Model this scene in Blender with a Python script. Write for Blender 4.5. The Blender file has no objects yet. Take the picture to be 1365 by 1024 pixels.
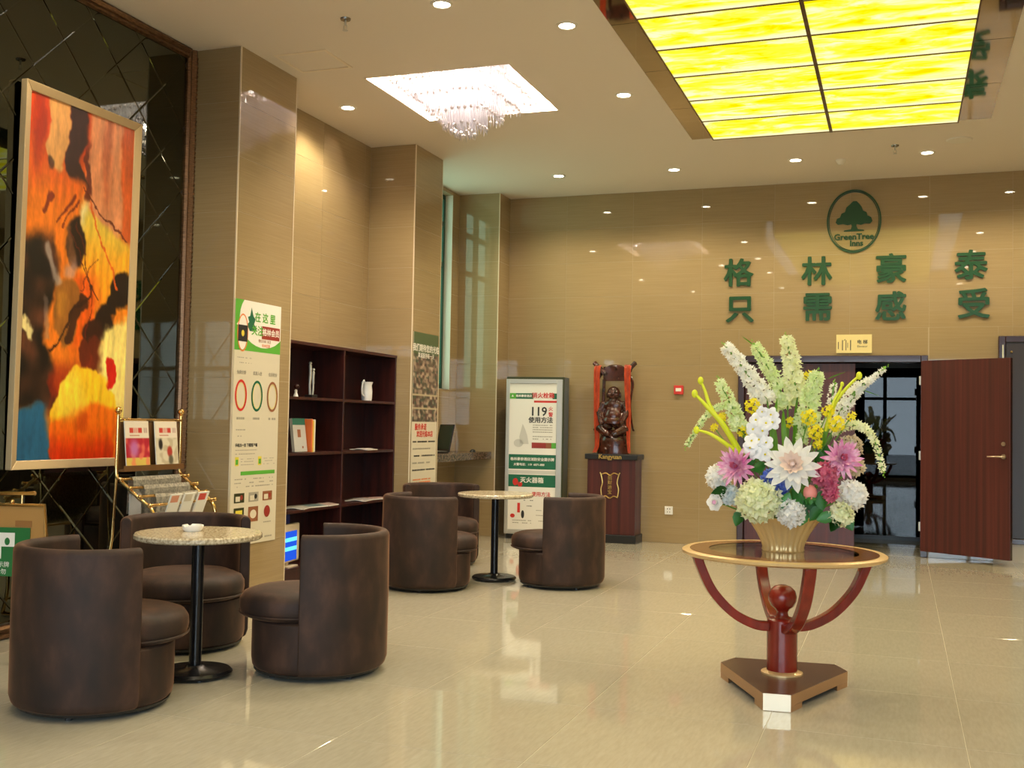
import bpy, bmesh, math, random
from mathutils import Vector, Matrix
random.seed(7)
PI = math.pi
S = bpy.context.scene
COL = S.collection

# ------------------------------------------------------------------ camera
RR = Matrix(((0.94069724, 0.33872123, 0.01888453),
             (0.00518321, 0.04130926, -0.99913296),
             (-0.33920765, 0.93997951, 0.03710385)))      # rows: right, down, forward
FPX = 1434.1
CAM = Vector((0, 0, 1.42))
cd = bpy.data.cameras.new('camera'); cam = bpy.data.objects.new('camera', cd); COL.objects.link(cam)
cd.sensor_width = 36; cd.lens = 36 * FPX / 1365; cd.clip_start = .05; cd.clip_end = 200
r_, d_, f_ = RR[0], RR[1], RR[2]
cam.matrix_world = Matrix(((r_[0], -d_[0], -f_[0], 0), (r_[1], -d_[1], -f_[1], 0), (r_[2], -d_[2], -f_[2], 1.42), (0, 0, 0, 1)))
S.camera = cam
# ------------------------------------------------------------------ world, exposure
S.view_settings.view_transform = 'Standard'; S.view_settings.look = 'None'
S.view_settings.gamma = 1; S.view_settings.use_curve_mapping = False
S.view_settings.exposure = 0.12
W_ = bpy.data.worlds.new('sky'); S.world = W_; W_.use_nodes = True
bg = W_.node_tree.nodes['Background']; bg.inputs[0].default_value = (.72, .84, 1, 1); bg.inputs[1].default_value = 9.0
S.cycles.max_bounces = 8; S.cycles.transparent_max_bounces = 12; S.cycles.sample_clamp_indirect = 6
S.cycles.caustics_reflective = False; S.cycles.caustics_refractive = False
# daylight enters by the glazed shop front behind the camera
pl = bpy.data.lights.new('daylight_portal', 'AREA'); pl.shape = 'RECTANGLE'; pl.size = 7.0; pl.size_y = 3.2
po = bpy.data.objects.new('daylight_portal', pl); COL.objects.link(po)
po.location = (.1, -2.42, 1.7); po.rotation_euler = (PI/2, 0, 0)
pl.cycles.is_portal = True
pl = bpy.data.lights.new('window_portal', 'AREA'); pl.shape = 'RECTANGLE'; pl.size = 2.4; pl.size_y = 1.3; pl.cycles.is_portal = True
po = bpy.data.objects.new('window_portal', pl); COL.objects.link(po); po.location = (-5.53, 11.81, 3.07); po.rotation_euler = (0, -PI/2, 0)
SPOT_W = 99.0

# ------------------------------------------------------------------ helpers
def at(px, py, Y):
    d = Vector([sum(RR[k][i] * v for k, v in enumerate(((px-682.5)/FPX, (py-512)/FPX, 1))) for i in range(3)])
    return CAM + d * (Y / d.y)

MATS = {}
def mat(name, col=(.8, .8, .8), rough=.5, metal=0, **k):
    if name in MATS: return MATS[name]
    m = bpy.data.materials.new(name); m.use_nodes = True
    b = m.node_tree.nodes['Principled BSDF']
    b.inputs['Base Color'].default_value = (*col, 1); b.inputs['Roughness'].default_value = rough
    b.inputs['Metallic'].default_value = metal
    for key, v in k.items():
        n = {'sheen': 'Sheen Weight', 'coat': 'Coat Weight', 'trans': 'Transmission Weight', 'ior': 'IOR', 'sheen_r': 'Sheen Roughness',
             'emit': 'Emission Strength', 'ecol': 'Emission Color', 'spec': 'Specular IOR Level', 'sheen_t': 'Sheen Tint', 'sub': 'Subsurface Weight'}[key]
        b.inputs[n].default_value = (*v, 1) if isinstance(v, tuple) else v
    MATS[name] = m
    return m
def N(m, t, **k):
    n = m.node_tree.nodes.new(t)
    for a, v in k.items():
        if a in n.bl_rna.properties: setattr(n, a, v)
        else: n.inputs[a].default_value = v
    return n
def L(m, a, b): m.node_tree.links.new(a, b)
def ramp(m, fac, stops):
    r = m.node_tree.nodes.new('ShaderNodeValToRGB'); e = r.color_ramp.elements
    while len(e) < len(stops): e.new(.5)
    for q, (p, c) in zip(e, stops): q.position = p; q.color = (*c, 1)
    L(m, fac, r.inputs[0]); return r
def grain(m, scale, stops, nscale=1.0, detail=4, rand=0.0, bump=0.0, coords='pos', vec2=None):
    """procedural colour from stretched noise"""
    b = m.node_tree.nodes['Principled BSDF']
    if coords == 'pos': src = N(m, 'ShaderNodeNewGeometry').outputs['Position']
    else: src = N(m, 'ShaderNodeTexCoord').outputs['Object']
    mp = N(m, 'ShaderNodeMapping'); mp.inputs['Scale'].default_value = scale; L(m, src, mp.inputs[0])
    if rand:
        oi = N(m, 'ShaderNodeObjectInfo'); mu = N(m, 'ShaderNodeMath', operation='MULTIPLY'); mu.inputs[1].default_value = 40
        L(m, oi.outputs['Random'], mu.inputs[0]); L(m, mu.outputs[0], mp.inputs['Location'])
    nz = N(m, 'ShaderNodeTexNoise', Scale=nscale, Detail=detail); L(m, mp.outputs[0], nz.inputs['Vector'])
    r = ramp(m, nz.outputs[0], stops)
    out = r.outputs[0]
    if rand:
        hs = N(m, 'ShaderNodeHueSaturation'); mr = N(m, 'ShaderNodeMapRange'); mr.inputs['To Min'].default_value = 1-rand; mr.inputs['To Max'].default_value = 1+rand
        L(m, oi.outputs['Random'], mr.inputs[0]); L(m, mr.outputs[0], hs.inputs['Value']); L(m, out, hs.inputs['Color']); out = hs.outputs[0]
    L(m, out, b.inputs['Base Color'])
    if bump:
        bp = N(m, 'ShaderNodeBump', Strength=bump, Distance=.002); L(m, nz.outputs[0], bp.inputs['Height']); L(m, bp.outputs[0], b.inputs['Normal'])
    return m

def box(bm, x0, x1, y0, y1, z0, z1, mi=0):
    v = [bm.verts.new(p) for p in ((x0,y0,z0),(x1,y0,z0),(x1,y1,z0),(x0,y1,z0),(x0,y0,z1),(x1,y0,z1),(x1,y1,z1),(x0,y1,z1))]
    for q in ((3,2,1,0),(4,5,6,7),(0,1,5,4),(1,2,6,5),(2,3,7,6),(3,0,4,7)):
        f = bm.faces.new([v[i] for i in q]); f.material_index = mi
    return v
def lathe(bm, prof, seg=32, c=(0, 0, 0), a0=0, a1=2*PI, sx=1, sy=1, mi=0, rf=None):
    full = abs(a1-a0-2*PI) < 1e-6; n = seg if full else seg+1
    rings = []
    for i in range(n):
        a = a0 + (a1-a0)*i/seg
        rings.append([bm.verts.new((c[0]+(r*(rf(a, r) if rf else 1))*math.cos(a)*sx, c[1]+(r*(rf(a, r) if rf else 1))*math.sin(a)*sy, c[2]+z)) for r, z in prof])
    for i in range(seg):
        A = rings[i]; B = rings[(i+1) % n]
        for j in range(len(prof)-1):
            try: bm.faces.new((A[j], B[j], B[j+1], A[j+1])).material_index = mi
            except ValueError: pass
    if not full:
        for R_, fl in ((rings[0], 0), (rings[-1], 1)):
            try: bm.faces.new(R_ if fl else R_[::-1]).material_index = mi
            except ValueError: pass
    bmesh.ops.remove_doubles(bm, verts=[v for R_ in rings for v in R_], dist=1e-5)
def cyl(bm, c, r, z0, z1, seg=24, mi=0, r2=None):
    lathe(bm, ((0, z0), (r, z0), (r2 if r2 is not None else r, z1), (0, z1)), seg, (c[0], c[1], 0), mi=mi)
def tube(bm, pts, rad, seg=8, mi=0, cap=True):
    pts = [Vector(p) for p in pts]; n = len(pts)
    if not isinstance(rad, (list, tuple)): rad = [rad]*n
    up = None; rings = []
    for i, p in enumerate(pts):
        t = (pts[min(i+1, n-1)] - pts[max(i-1, 0)]).normalized()
        if up is None: up = t.orthogonal().normalized()
        up = (up - t*up.dot(t)).normalized(); s = t.cross(up)
        rings.append([bm.verts.new(p + (up*math.cos(2*PI*k/seg) + s*math.sin(2*PI*k/seg))*rad[i]) for k in range(seg)])
    for i in range(n-1):
        for k in range(seg):
            bm.faces.new((rings[i][k], rings[i][(k+1) % seg], rings[i+1][(k+1) % seg], rings[i+1][k])).material_index = mi
    if cap:
        bm.faces.new(rings[0][::-1]).material_index = mi; bm.faces.new(rings[-1]).material_index = mi
def ball(bm, c, r, seg=16, sc=(1, 1, 1), mi=0):
    res = bmesh.ops.create_uvsphere(bm, u_segments=seg, v_segments=max(6, seg//2), radius=r)
    for v in res['verts']: v.co = Vector((v.co.x*sc[0]+c[0], v.co.y*sc[1]+c[1], v.co.z*sc[2]+c[2]))
    for v in res['verts']:
        for f in v.link_faces: f.material_index = mi
def prism(bm, poly, z0, z1, mi=0):
    a = [bm.verts.new((x, y, z0)) for x, y in poly]; b = [bm.verts.new((x, y, z1)) for x, y in poly]; n = len(poly)
    bm.faces.new(a[::-1]).material_index = mi; bm.faces.new(b).material_index = mi
    for i in range(n): bm.faces.new((a[i], a[(i+1) % n], b[(i+1) % n], b[i])).material_index = mi
    return b
def smooth_curve(P, n=6):
    P = [Vector(p) for p in P]; out = []
    for i in range(len(P)-1):
        a, b, c, d = P[max(i-1, 0)], P[i], P[i+1], P[min(i+2, len(P)-1)]
        for k in range(n):
            t = k/n
            out.append(.5*((2*b)+(c-a)*t+(2*a-5*b+4*c-d)*t*t+(3*b-a-3*c+d)*t**3))
    out.append(P[-1]); return out
def mk(name, bm, mats, parent=None, smooth=0, bevel=0, bseg=2, loc=None, rot=None, kind=None, label=None, cat=None, group=None):
    bmesh.ops.recalc_face_normals(bm, faces=bm.faces)
    me = bpy.data.meshes.new(name); bm.to_mesh(me); bm.free()
    for m in (mats if isinstance(mats, (list, tuple)) else [mats]): me.materials.append(m)
    if smooth:
        for p in me.polygons: p.use_smooth = True
        try: me.set_sharp_from_angle(angle=math.radians(smooth))
        except Exception: pass
    o = bpy.data.objects.new(name, me); COL.objects.link(o)
    if parent: o.parent = parent
    if loc: o.location = loc
    if rot: o.rotation_euler = rot
    if bevel:
        b = o.modifiers.new('bevel', 'BEVEL'); b.width = bevel; b.segments = bseg; b.limit_method = 'ANGLE'; b.harden_normals = False
    tag(o, label, cat, group, kind); return o
def tag(o, label=None, cat=None, group=None, kind=None):
    if label: o['label'] = label
    if cat: o['category'] = cat
    if group: o['group'] = group
    if kind: o['kind'] = kind
    return o
def empty(name, loc=(0, 0, 0), rz=0, label=None, cat=None, group=None, kind=None):
    o = bpy.data.objects.new(name, None); o.empty_display_size = .1; COL.objects.link(o); o.location = loc; o.rotation_euler = (0, 0, rz)
    return tag(o, label, cat, group, kind)
def inst(src, name, parent=None, loc=None, rot=None, scale=None):
    o = src.copy(); o.name = name; COL.objects.link(o)
    if parent is not None: o.parent = parent
    if loc is not None: o.location = loc
    if rot is not None: o.rotation_euler = rot
    if scale is not None: o.scale = scale
    return o
def copy_tree(root, loc, rz, label, kids=None):
    r = root.copy(); COL.objects.link(r); r.location = loc; r.rotation_euler = (0, 0, rz); r['label'] = label
    def rec(src, dst):
        for ch in list(src.children):
            c = ch.copy(); COL.objects.link(c); c.parent = dst; rec(ch, c)
    rec(root, r); return r
def text_bm(bm, s, size, pos, mi=0, bold=0.0, ext=.0004, spacing=1.0, wscale=1.0, align='CENTER', res=2, M=None):
    c = bpy.data.curves.new('t', 'FONT'); c.body = s; c.size = size; c.extrude = ext; c.align_x = align; c.align_y = 'CENTER'
    c.space_character = spacing; c.resolution_u = res
    o = bpy.data.objects.new('t', c); COL.objects.link(o)
    dg = bpy.context.evaluated_depsgraph_get(); dg.update()
    me = bpy.data.meshes.new_from_object(o.evaluated_get(dg))
    tb = bmesh.new(); tb.from_mesh(me)
    for f in tb.faces: f.material_index = mi
    for v in tb.verts:
        v.co = Vector((v.co.x*wscale+pos[0], v.co.y+pos[1], v.co.z+pos[2]))
    tm = bpy.data.meshes.new('tmp'); tb.to_mesh(tm); tb.free()
    if bold:
        import numpy as np
        co = np.empty(len(tm.vertices)*3, 'f'); tm.vertices.foreach_get('co', co); co = co.reshape(-1, 3)
        for k, (dx, dy) in enumerate(((-1, 0), (1, 0), (0, -1), (0, 1), (-.7, -.7), (.7, -.7), (-.7, .7), (.7, .7))):
            c2 = co + np.array([dx*bold, dy*bold*.8, .00002*k], 'f'); tm.vertices.foreach_set('co', c2.ravel()); bm.from_mesh(tm)
    else: bm.from_mesh(tm)
    bpy.data.objects.remove(o); bpy.data.curves.remove(c); bpy.data.meshes.remove(me); bpy.data.meshes.remove(tm)
class Print:
    """flat print on a thin board, drawn in the board's own x (right), y (up), z (out)"""
    def __init__(s, w, h, t, base, side=None):
        s.bm = bmesh.new(); s.mats = [base]; s.z = t
        s.lvl = 0
        box(s.bm, 0, w, 0, h, 0, t)
        if side:
            s.mi(side)
    def mi(s, m):
        if m not in s.mats: s.mats.append(m)
        return s.mats.index(m)
    def _z(s, lv): return s.z + .0006*lv
    def poly(s, pts, m, lv=1):
        f = s.bm.faces.new([s.bm.verts.new((x, y, s._z(lv))) for x, y in pts]); f.material_index = s.mi(m); f.normal_update()
        if f.normal.z < 0: f.normal_flip()
    def rect(s, x0, y0, x1, y1, m, lv=1): s.poly(((x0, y0), (x1, y0), (x1, y1), (x0, y1)), m, lv)
    def ell(s, cx, cy, rx, ry, m, lv=1, n=24): s.poly([(cx+rx*math.cos(2*PI*k/n), cy+ry*math.sin(2*PI*k/n)) for k in range(n)], m, lv)
    def ring(s, cx, cy, rx, ry, w, m, lv=1, n=28):
        for k in range(n):
            a, b = 2*PI*k/n, 2*PI*(k+1)/n
            s.poly([(cx+q*math.cos(t), cy+p*math.sin(t)) for t, q, p in ((a, rx, ry), (b, rx, ry), (b, rx-w, ry-w), (a, rx-w, ry-w))], m, lv)
    def text(s, t, size, x, y, m, lv=2, **k): text_bm(s.bm, t, size, (x, y, s._z(lv)), s.mi(m), ext=.0002, **k)
    def lines(s, x0, x1, ys, h, m, lv=1, seed=3, gap=.25):
        rd = random.Random(seed)
        for y in ys:
            x = x0
            while x < x1:
                w = rd.uniform(.01, .03)
                if rd.random() > gap: s.rect(x, y, min(x+w, x1), y+h, m, lv)
                x += w+.004
    def done(s, name, **k):
        me = bpy.data.meshes.new(name); s.bm.to_mesh(me); s.bm.free()
        for m in s.mats: me.materials.append(m)
        o = bpy.data.objects.new(name, me); COL.objects.link(o)
        for a in ('parent',):
            if a in k: o.parent = k[a]
        if 'loc' in k: o.location = k['loc']
        if 'rot' in k: o.rotation_euler = k['rot']
        tag(o, k.get('label'), k.get('cat'), k.get('group'), k.get('kind')); return o
RY = (PI/2, 0, 0)          # a board on the back wall, facing the camera
RX = (PI/2, 0, PI/2)       # a board on the left wall, facing +x

# ------------------------------------------------------------------ materials
M_tile = grain(mat('beige_wall_tile', rough=.025, ior=1.65), (1.5, 1.5, 60), ((.3, (.335, .243, .125)), (.55, (.36, .264, .138)), (.75, (.385, .285, .152))), 1.6, 4, rand=.015)
M_grout = mat('pale_joint', (.43, .34, .21), .5)
M_floor = grain(mat('cream_floor_tile', rough=.05, ior=1.75), (30, 5, 1), ((.3, (.42, .385, .305)), (.55, (.455, .42, .335)), (.8, (.485, .45, .365))), 2.2, 4, rand=.015)
M_fgrout = mat('floor_joint', (.58, .53, .42), .3)
M_ceil = mat('ceiling_paint', (.80, .725, .64), .7)
M_white = mat('white_paint', (.8, .76, .68), .5)
M_dark = mat('dark_paint', (.03, .018, .012), .4)
M_mahog = grain(mat('mahogany', rough=.38), (2.5, 2.5, .25), ((.3, (.018, .0035, .002)), (.6, (.045, .007, .0045)), (.8, (.07, .013, .008))), 9, 4, coords='obj')
M_door = grain(mat('red_brown_door_veneer', rough=.4), (26, 26, .35), ((.3, (.04, .009, .007)), (.6, (.085, .015, .011)), (.8, (.11, .024, .017))), 1.0, 3, coords='obj')
M_frame = mat('dark_brown_door_frame', (.035, .011, .009), .25, coat=.3)
M_mir = mat('tinted_mirror', (.105, .112, .09), .02, 1)
M_mirb = mat('bronze_mirror', (.42, .36, .27), .04, 1)
M_mirframe = grain(mat('antique_bronze_frame', rough=.35, metal=.7), (4, 4, 30), ((.3, (.10, .05, .025)), (.7, (.30, .16, .08))), 6, 4)
M_gold = mat('pale_gold_paint', (.66, .46, .22), .34, .45)
M_goldwood = mat('champagne_gold_moulding', (.63, .47, .27), .4, .3)
M_brass = mat('polished_brass', (.80, .52, .20), .16, 1)
M_black = mat('black_metal', (.012, .012, .014), .25, .3)
M_blackp = mat('black_plastic', (.012, .012, .012), .4)
M_velvet = grain(mat('brown_velvet', rough=.7, sheen=.35, sheen_r=.25, sheen_t=(.80, .38, .18)), (3, 3, 1.5), ((.3, (.012, .0045, .0022)), (.5, (.026, .0095, .0045)), (.72, (.060, .025, .014))), 3, 4, coords='obj', bump=.3)
M_granite = grain(mat('beige_granite', rough=.15), (1, 1, 1), ((.35, (.30, .23, .14)), (.5, (.52, .43, .29)), (.65, (.66, .58, .42))), 70, 5)
M_granite2 = grain(mat('brown_granite', rough=.2), (1, 1, 1), ((.35, (.03, .02, .015)), (.5, (.10, .065, .045)), (.7, (.22, .15, .10))), 60, 5)
M_redwood = grain(mat('red_lacquer_wood', rough=.25, coat=.12), (3, 3, .6), ((.3, (.14, .008, .004)), (.7, (.25, .018, .008))), 6, 3, coords='obj')
M_ceramic = mat('white_ceramic', (.85, .84, .80), .15)
M_paper = mat('poster_paper', (.66, .60, .46), .45)
M_pwhite = mat('print_white', (.85, .82, .74), .4)
M_green = mat('print_green', (.10, .40, .04), .45)
M_dgreen = mat('print_dark_green', (.01, .13, .06), .45)
M_red = mat('print_red', (.62, .03, .02), .45)
M_dred = mat('print_dark_red', (.30, .03, .02), .45)
M_ink = mat('print_black', (.02, .02, .02), .5)
M_grey = mat('print_grey', (.36, .33, .26), .5)
M_ylw = mat('print_yellow', (.75, .62, .06), .5)
M_brn = mat('print_brown', (.28, .10, .04), .5)
M_orange = mat('print_orange', (.80, .22, .05), .5)
M_sign = mat('green_acrylic', (.015, .15, .035), .3)
M_silver = mat('brushed_silver', (.62, .62, .58), .35, .6)
M_olive = mat('dark_olive_metal', (.05, .055, .02), .4, .3)
def emis(name, col, s):
    m = bpy.data.materials.new(name); m.use_nodes = True; nt = m.node_tree; nt.nodes.clear()
    e = nt.nodes.new('ShaderNodeEmission'); e.inputs[0].default_value = (*col, 1); e.inputs[1].default_value = s
    o = nt.nodes.new('ShaderNodeOutputMaterial'); nt.links.new(e.outputs[0], o.inputs[0]); return m
M_lamp = emis('lamp_glow', (1, .88, .66), 34)
M_bulb = emis('halogen_glow', (1, .90, .80), 26)
M_cove = emis('cove_strip_glow', (1, .80, .62), 5)
M_scr_b = emis('blue_screen', (.02, .10, .75), 1.0)
M_scr_c = emis('cyan_screen', (.15, .75, 1), 1.3)
def glassy(name, tint, fac, rough=0.0):
    m = bpy.data.materials.new(name); m.use_nodes = True; nt = m.node_tree; nt.nodes.clear()
    t = nt.nodes.new('ShaderNodeBsdfTransparent'); t.inputs[0].default_value = (*tint, 1)
    g = nt.nodes.new('ShaderNodeBsdfGlossy'); g.inputs['Roughness'].default_value = rough; g.inputs[0].default_value = (1, 1, 1, 1)
    f0 = ((fac-1)/(fac+1))**2; lw = nt.nodes.new('ShaderNodeLayerWeight'); lw.inputs[0].default_value = .5
    pw = nt.nodes.new('ShaderNodeMath'); pw.operation = 'POWER'; pw.inputs[1].default_value = 4.5; nt.links.new(lw.outputs['Facing'], pw.inputs[0])
    fr = nt.nodes.new('ShaderNodeMath'); fr.operation = 'MULTIPLY_ADD'; fr.inputs[1].default_value = 1-f0; fr.inputs[2].default_value = f0; nt.links.new(pw.outputs[0], fr.inputs[0])
    mx = nt.nodes.new('ShaderNodeMixShader'); nt.links.new(fr.outputs[0], mx.inputs[0]); nt.links.new(t.outputs[0], mx.inputs[1]); nt.links.new(g.outputs[0], mx.inputs[2])
    o = nt.nodes.new('ShaderNodeOutputMaterial'); nt.links.new(mx.outputs[0], o.inputs[0]); return m
M_glass = glassy('clear_glass', (.92, .96, .95), 1.45)
M_glassd = glassy('smoked_glass', (.10, .09, .08), 1.38)
M_glasst = glassy('tabletop_glass', (.90, .90, .82), 1.4)
M_crys = glassy('crystal', (.80, .80, .84), 1.9, .03)
_n = M_crys.node_tree; _d = _n.nodes.new('ShaderNodeBsdfTranslucent'); _d.inputs[0].default_value = (.9, .9, .94, 1); _m = _n.nodes.new('ShaderNodeMixShader'); _m.inputs[0].default_value = .55
_o = [q for q in _n.nodes if q.type == 'OUTPUT_MATERIAL'][0]; _src = _o.inputs[0].links[0].from_socket; _n.links.new(_src, _m.inputs[1]); _n.links.new(_d.outputs[0], _m.inputs[2]); _n.links.new(_m.outputs[0], _o.inputs[0])
# onyx light panels
m = bpy.data.materials.new('yellow_onyx_backlit'); m.use_nodes = True; nt = m.node_tree; nt.nodes.clear()
M_onyx = m
oo = nt.nodes.new('ShaderNodeOutputMaterial'); e = nt.nodes.new('ShaderNodeEmission'); L(m, e.outputs[0], oo.inputs[0])
g = N(m, 'ShaderNodeNewGeometry'); mp = N(m, 'ShaderNodeMapping'); mp.inputs['Scale'].default_value = (1.6, 4.5, 1); L(m, g.outputs['Position'], mp.inputs[0])
nz = N(m, 'ShaderNodeTexNoise', Scale=1.7, Detail=7, Roughness=.6); nz.inputs['Distortion'].default_value = .8; L(m, mp.outputs[0], nz.inputs['Vector'])
rp = ramp(m, nz.outputs[0], ((.26, (.80, .52, .0)), (.38, (1.0, .80, .0)), (.50, (1.0, .92, .07)), (.64, (1, .97, .50))))
tc = N(m, 'ShaderNodeTexCoord'); sp = N(m, 'ShaderNodeSeparateXYZ'); L(m, tc.outputs['Generated'], sp.inputs[0])
mr = N(m, 'ShaderNodeMapRange', interpolation_type='SMOOTHSTEP'); mr.inputs['From Min'].default_value = .84; mr.inputs['From Max'].default_value = .97; L(m, sp.outputs['Y'], mr.inputs[0])
mx = N(m, 'ShaderNodeMix', data_type='RGBA'); L(m, mr.outputs[0], mx.inputs['Factor']); L(m, rp.outputs[0], mx.inputs['A']); mx.inputs['B'].default_value = (1, .93, .50, 1)
L(m, mx.outputs['Result'], e.inputs[0]); e.inputs[1].default_value = 1.1

# ------------------------------------------------------------------ the room
XL, XR, YB, YF, HC = -5.34, 4.1, 13.1, -2.5, 4.35
def tag_s(o): o['kind'] = 'structure'; return o
def sub_rects(r, holes):
    out = [r]
    for h in holes:
        nx = []
        for a in out:
            u0, v0, u1, v1 = a; p0, q0, p1, q1 = h
            if p0 >= u1 or p1 <= u0 or q0 >= v1 or q1 <= v0: nx.append(a); continue
            if p0 > u0: nx.append((u0, v0, p0, v1))
            if p1 < u1: nx.append((p1, v0, u1, v1))
            m0, m1 = max(u0, p0), min(u1, p1)
            if q0 > v0: nx.append((m0, v0, m1, q0))
            if q1 < v1: nx.append((m0, q1, m1, v1))
        out = nx
    return [a for a in out if a[2]-a[0] > .01 and a[3]-a[1] > .01]
_tc = {}
def tiles(parent, axis, plane, sign, us, vs, holes=(), m=None, th=.008, gap=.0016, name='tile'):
    """one object per tile; axis 'x' wall at x=plane (u=y), 'y' wall at y=plane (u=x), 'z' floor (u=x, v=y)"""
    for i in range(len(us)-1):
        for j in range(len(vs)-1):
            for (a, b, c, d) in sub_rects((us[i], vs[j], us[i+1], vs[j+1]), holes):
                w, h = c-a-2*gap, d-b-2*gap
                if w < .01 or h < .01: continue
                key = (axis, sign, round(w, 3), round(h, 3), m.name)
                if key not in _tc:
                    bm = bmesh.new(); bv = .0008
                    ring0 = [(-w/2, -h/2), (w/2, -h/2), (w/2, h/2), (-w/2, h/2)]; k = 1
                    ring1 = [(x-math.copysign(bv, x), y-math.copysign(bv, y)) for x, y in ring0]
                    def P(u, v, d_):
                        d_ *= sign
                        return (d_, u, v) if axis == 'x' else ((u, d_, v) if axis == 'y' else (u, v, d_))
                    A = [bm.verts.new(P(u, v, 0)) for u, v in ring0]; B = [bm.verts.new(P(u, v, th-bv)) for u, v in ring0]; C_ = [bm.verts.new(P(u, v, th)) for u, v in ring1]
                    bm.faces.new(C_)
                    for q in range(4):
                        r = (q+1) % 4; bm.faces.new((A[q], A[r], B[r], B[q])); bm.faces.new((B[q], B[r], C_[r], C_[q]))
                    bmesh.ops.recalc_face_normals(bm, faces=bm.faces)
                    # open-backed: make sure the face looks outwards
                    me = bpy.data.meshes.new('tile'); bm.to_mesh(me); bm.free(); me.materials.append(m); _tc[key] = me
                o = bpy.data.objects.new(name, _tc[key]); COL.objects.link(o); o.parent = parent
                u, v = (a+c)/2, (b+d)/2
                o.location = (plane, u, v) if axis == 'x' else ((u, plane, v) if axis == 'y' else (u, v, plane))
def edges(lo, hi, phase, step):
    out = [lo]; k = math.ceil((lo-phase)/step + .05); v = phase+k*step
    while v < hi - .03: out.append(v); v += step
    out.append(hi); return out
ZED = edges(0, HC, 0, .435)
T = .008; TB = .0016
# floor: grout slab with separate tiles (corridor behind the doorway included)
bm = bmesh.new(); box(bm, XL-.3, XR+.2, YF, 15.3, -.12, -TB)
floor = tag_s(mk('floor', bm, M_fgrout))
tiles(floor, 'z', -T, 1, edges(XL, XR, .29, .885), edges(YF, YB+.0, 5.3, .97), m=M_floor, gap=.0016)
tiles(floor, 'z', -T, 1, edges(-1.78, .6, .29, .885), edges(YB, 15.2, 5.3, .97), m=M_floor, gap=.0016)
# ceiling with the two recess openings
CH = (-4.31, 8.12, -3.01, 9.45)
bm = bmesh.new()
for (a, b, c, d) in sub_rects((XL-.3, YF-.1, XR+.1, YB+.1), [CH]): box(bm, a, c, b, d, HC, HC+.03)
box(bm, XL-.3, XR+.1, YF-.1, YB+.1, HC+.36, HC+.4)
ceiling = tag_s(mk('ceiling', bm, M_ceil))
bm = bmesh.new(); x0, y0, x1, y1 = CH
for q in ((x0-.02, x0, y0-.02, y1+.02), (x1, x1+.02, y0-.02, y1+.02), (x0, x1, y0-.02, y0), (x0, x1, y1, y1+.02)): box(bm, *q, HC+.001, HC+.36)
for q in ((x0-.012, x0+.001, y0-.012, y1+.012), (x1-.001, x1+.012, y0-.012, y1+.012), (x0, x1, y0-.012, y0+.001), (x0, x1, y1-.001, y1+.012)): box(bm, *q, HC-.003, HC+.03)
mk('light_well', bm, mat('recess_paint', (.85, .74, .62), .6), parent=ceiling)
# hatch in the ceiling
bm = bmesh.new()
for q in ((-4.76, -4.28, 7.38, 7.405), (-4.76, -4.28, 7.80, 7.825), (-4.76, -4.735, 7.405, 7.8), (-4.305, -4.28, 7.405, 7.8)): box(bm, *q, HC-.006, HC)
mk('access_hatch_frame', bm, mat('hatch_trim', (.86, .76, .62), .5), parent=ceiling)
bm = bmesh.new(); box(bm, -4.73, -4.31, 7.41, 7.795, HC-.003, HC); mk('access_hatch', bm, M_ceil, parent=ceiling)

# back wall
DOOR = (-1.83, 0, .30, 2.29); SVC = (1.03, .2, 3.2, 2.5)
bm = bmesh.new()
for (a, b, c, d) in sub_rects((XL-.3, 0, XR+.1, HC), [(-1.83, -.1, .30, 2.29)]): box(bm, a, c, YB+TB, YB+.2, b, d)
wall_back = tag_s(mk('wall_back', bm, M_grout))
tiles(wall_back, 'y', YB+T, -1, edges(-4.79, XR, .31, .866), ZED, holes=[(-1.83, -.1, .30, 2.29), (1.03, .2, 3.2, 2.5)], m=M_tile)
# left wall: plain runs, the two piers, the window bay
def pier(name, x1, y0, y1, far=True, lab=None):
    bm = bmesh.new(); box(bm, XL-.25, x1-TB, y0+TB, y1-(TB if far else 0), 0, HC)
    o = tag_s(mk(name, bm, M_grout))
    tiles(o, 'x', x1-T, 1, [y0+.001, y1-.001], ZED, m=M_tile)
    tiles(o, 'y', y0+T, -1, [XL, x1-.001], ZED, m=M_tile)
    if far: tiles(o, 'y', y1-T, 1, [XL, x1-.001], ZED, m=M_tile)
    for yy_ in ([y0, y1] if far else [y0]):
        bm = bmesh.new(); box(bm, x1-.009, x1+.0015, yy_-.0015 if yy_ == y0 else yy_-.009, yy_+.009 if yy_ == y0 else yy_+.0015, 0, HC); mk('corner_bead', bm, mat('pale_corner_bead', (.74, .64, .47), .3), parent=o)
    return o
pier('wall_left_pier', -4.88, 7.12, 7.95); pier('wall_left_pier', -4.81, 10.22, 10.93); pier('wall_left_pier', -4.79, 12.70, 13.1, False)
WIN = (11.15, 1.84, 12.47, 4.30)
bm = bmesh.new()
for (a, b, c, d) in sub_rects((YF, 0, YB+.1, HC), [WIN]): box(bm, XL-.25, XL-TB, a, c, b, d)
wall_left = tag_s(mk('wall_left', bm, M_grout))
tiles(wall_left, 'x', XL-T, 1, edges(7.95, 10.22, 9.22, .87), ZED, m=M_tile)
tiles(wall_left, 'x', XL-T, 1, edges(10.93, 12.70, 11.6, .87), ZED, holes=[WIN], m=M_tile)
tiles(wall_left, 'x', XL-T, 1, edges(-2.5, 3.72, .5, .87), ZED, m=M_tile)
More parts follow.
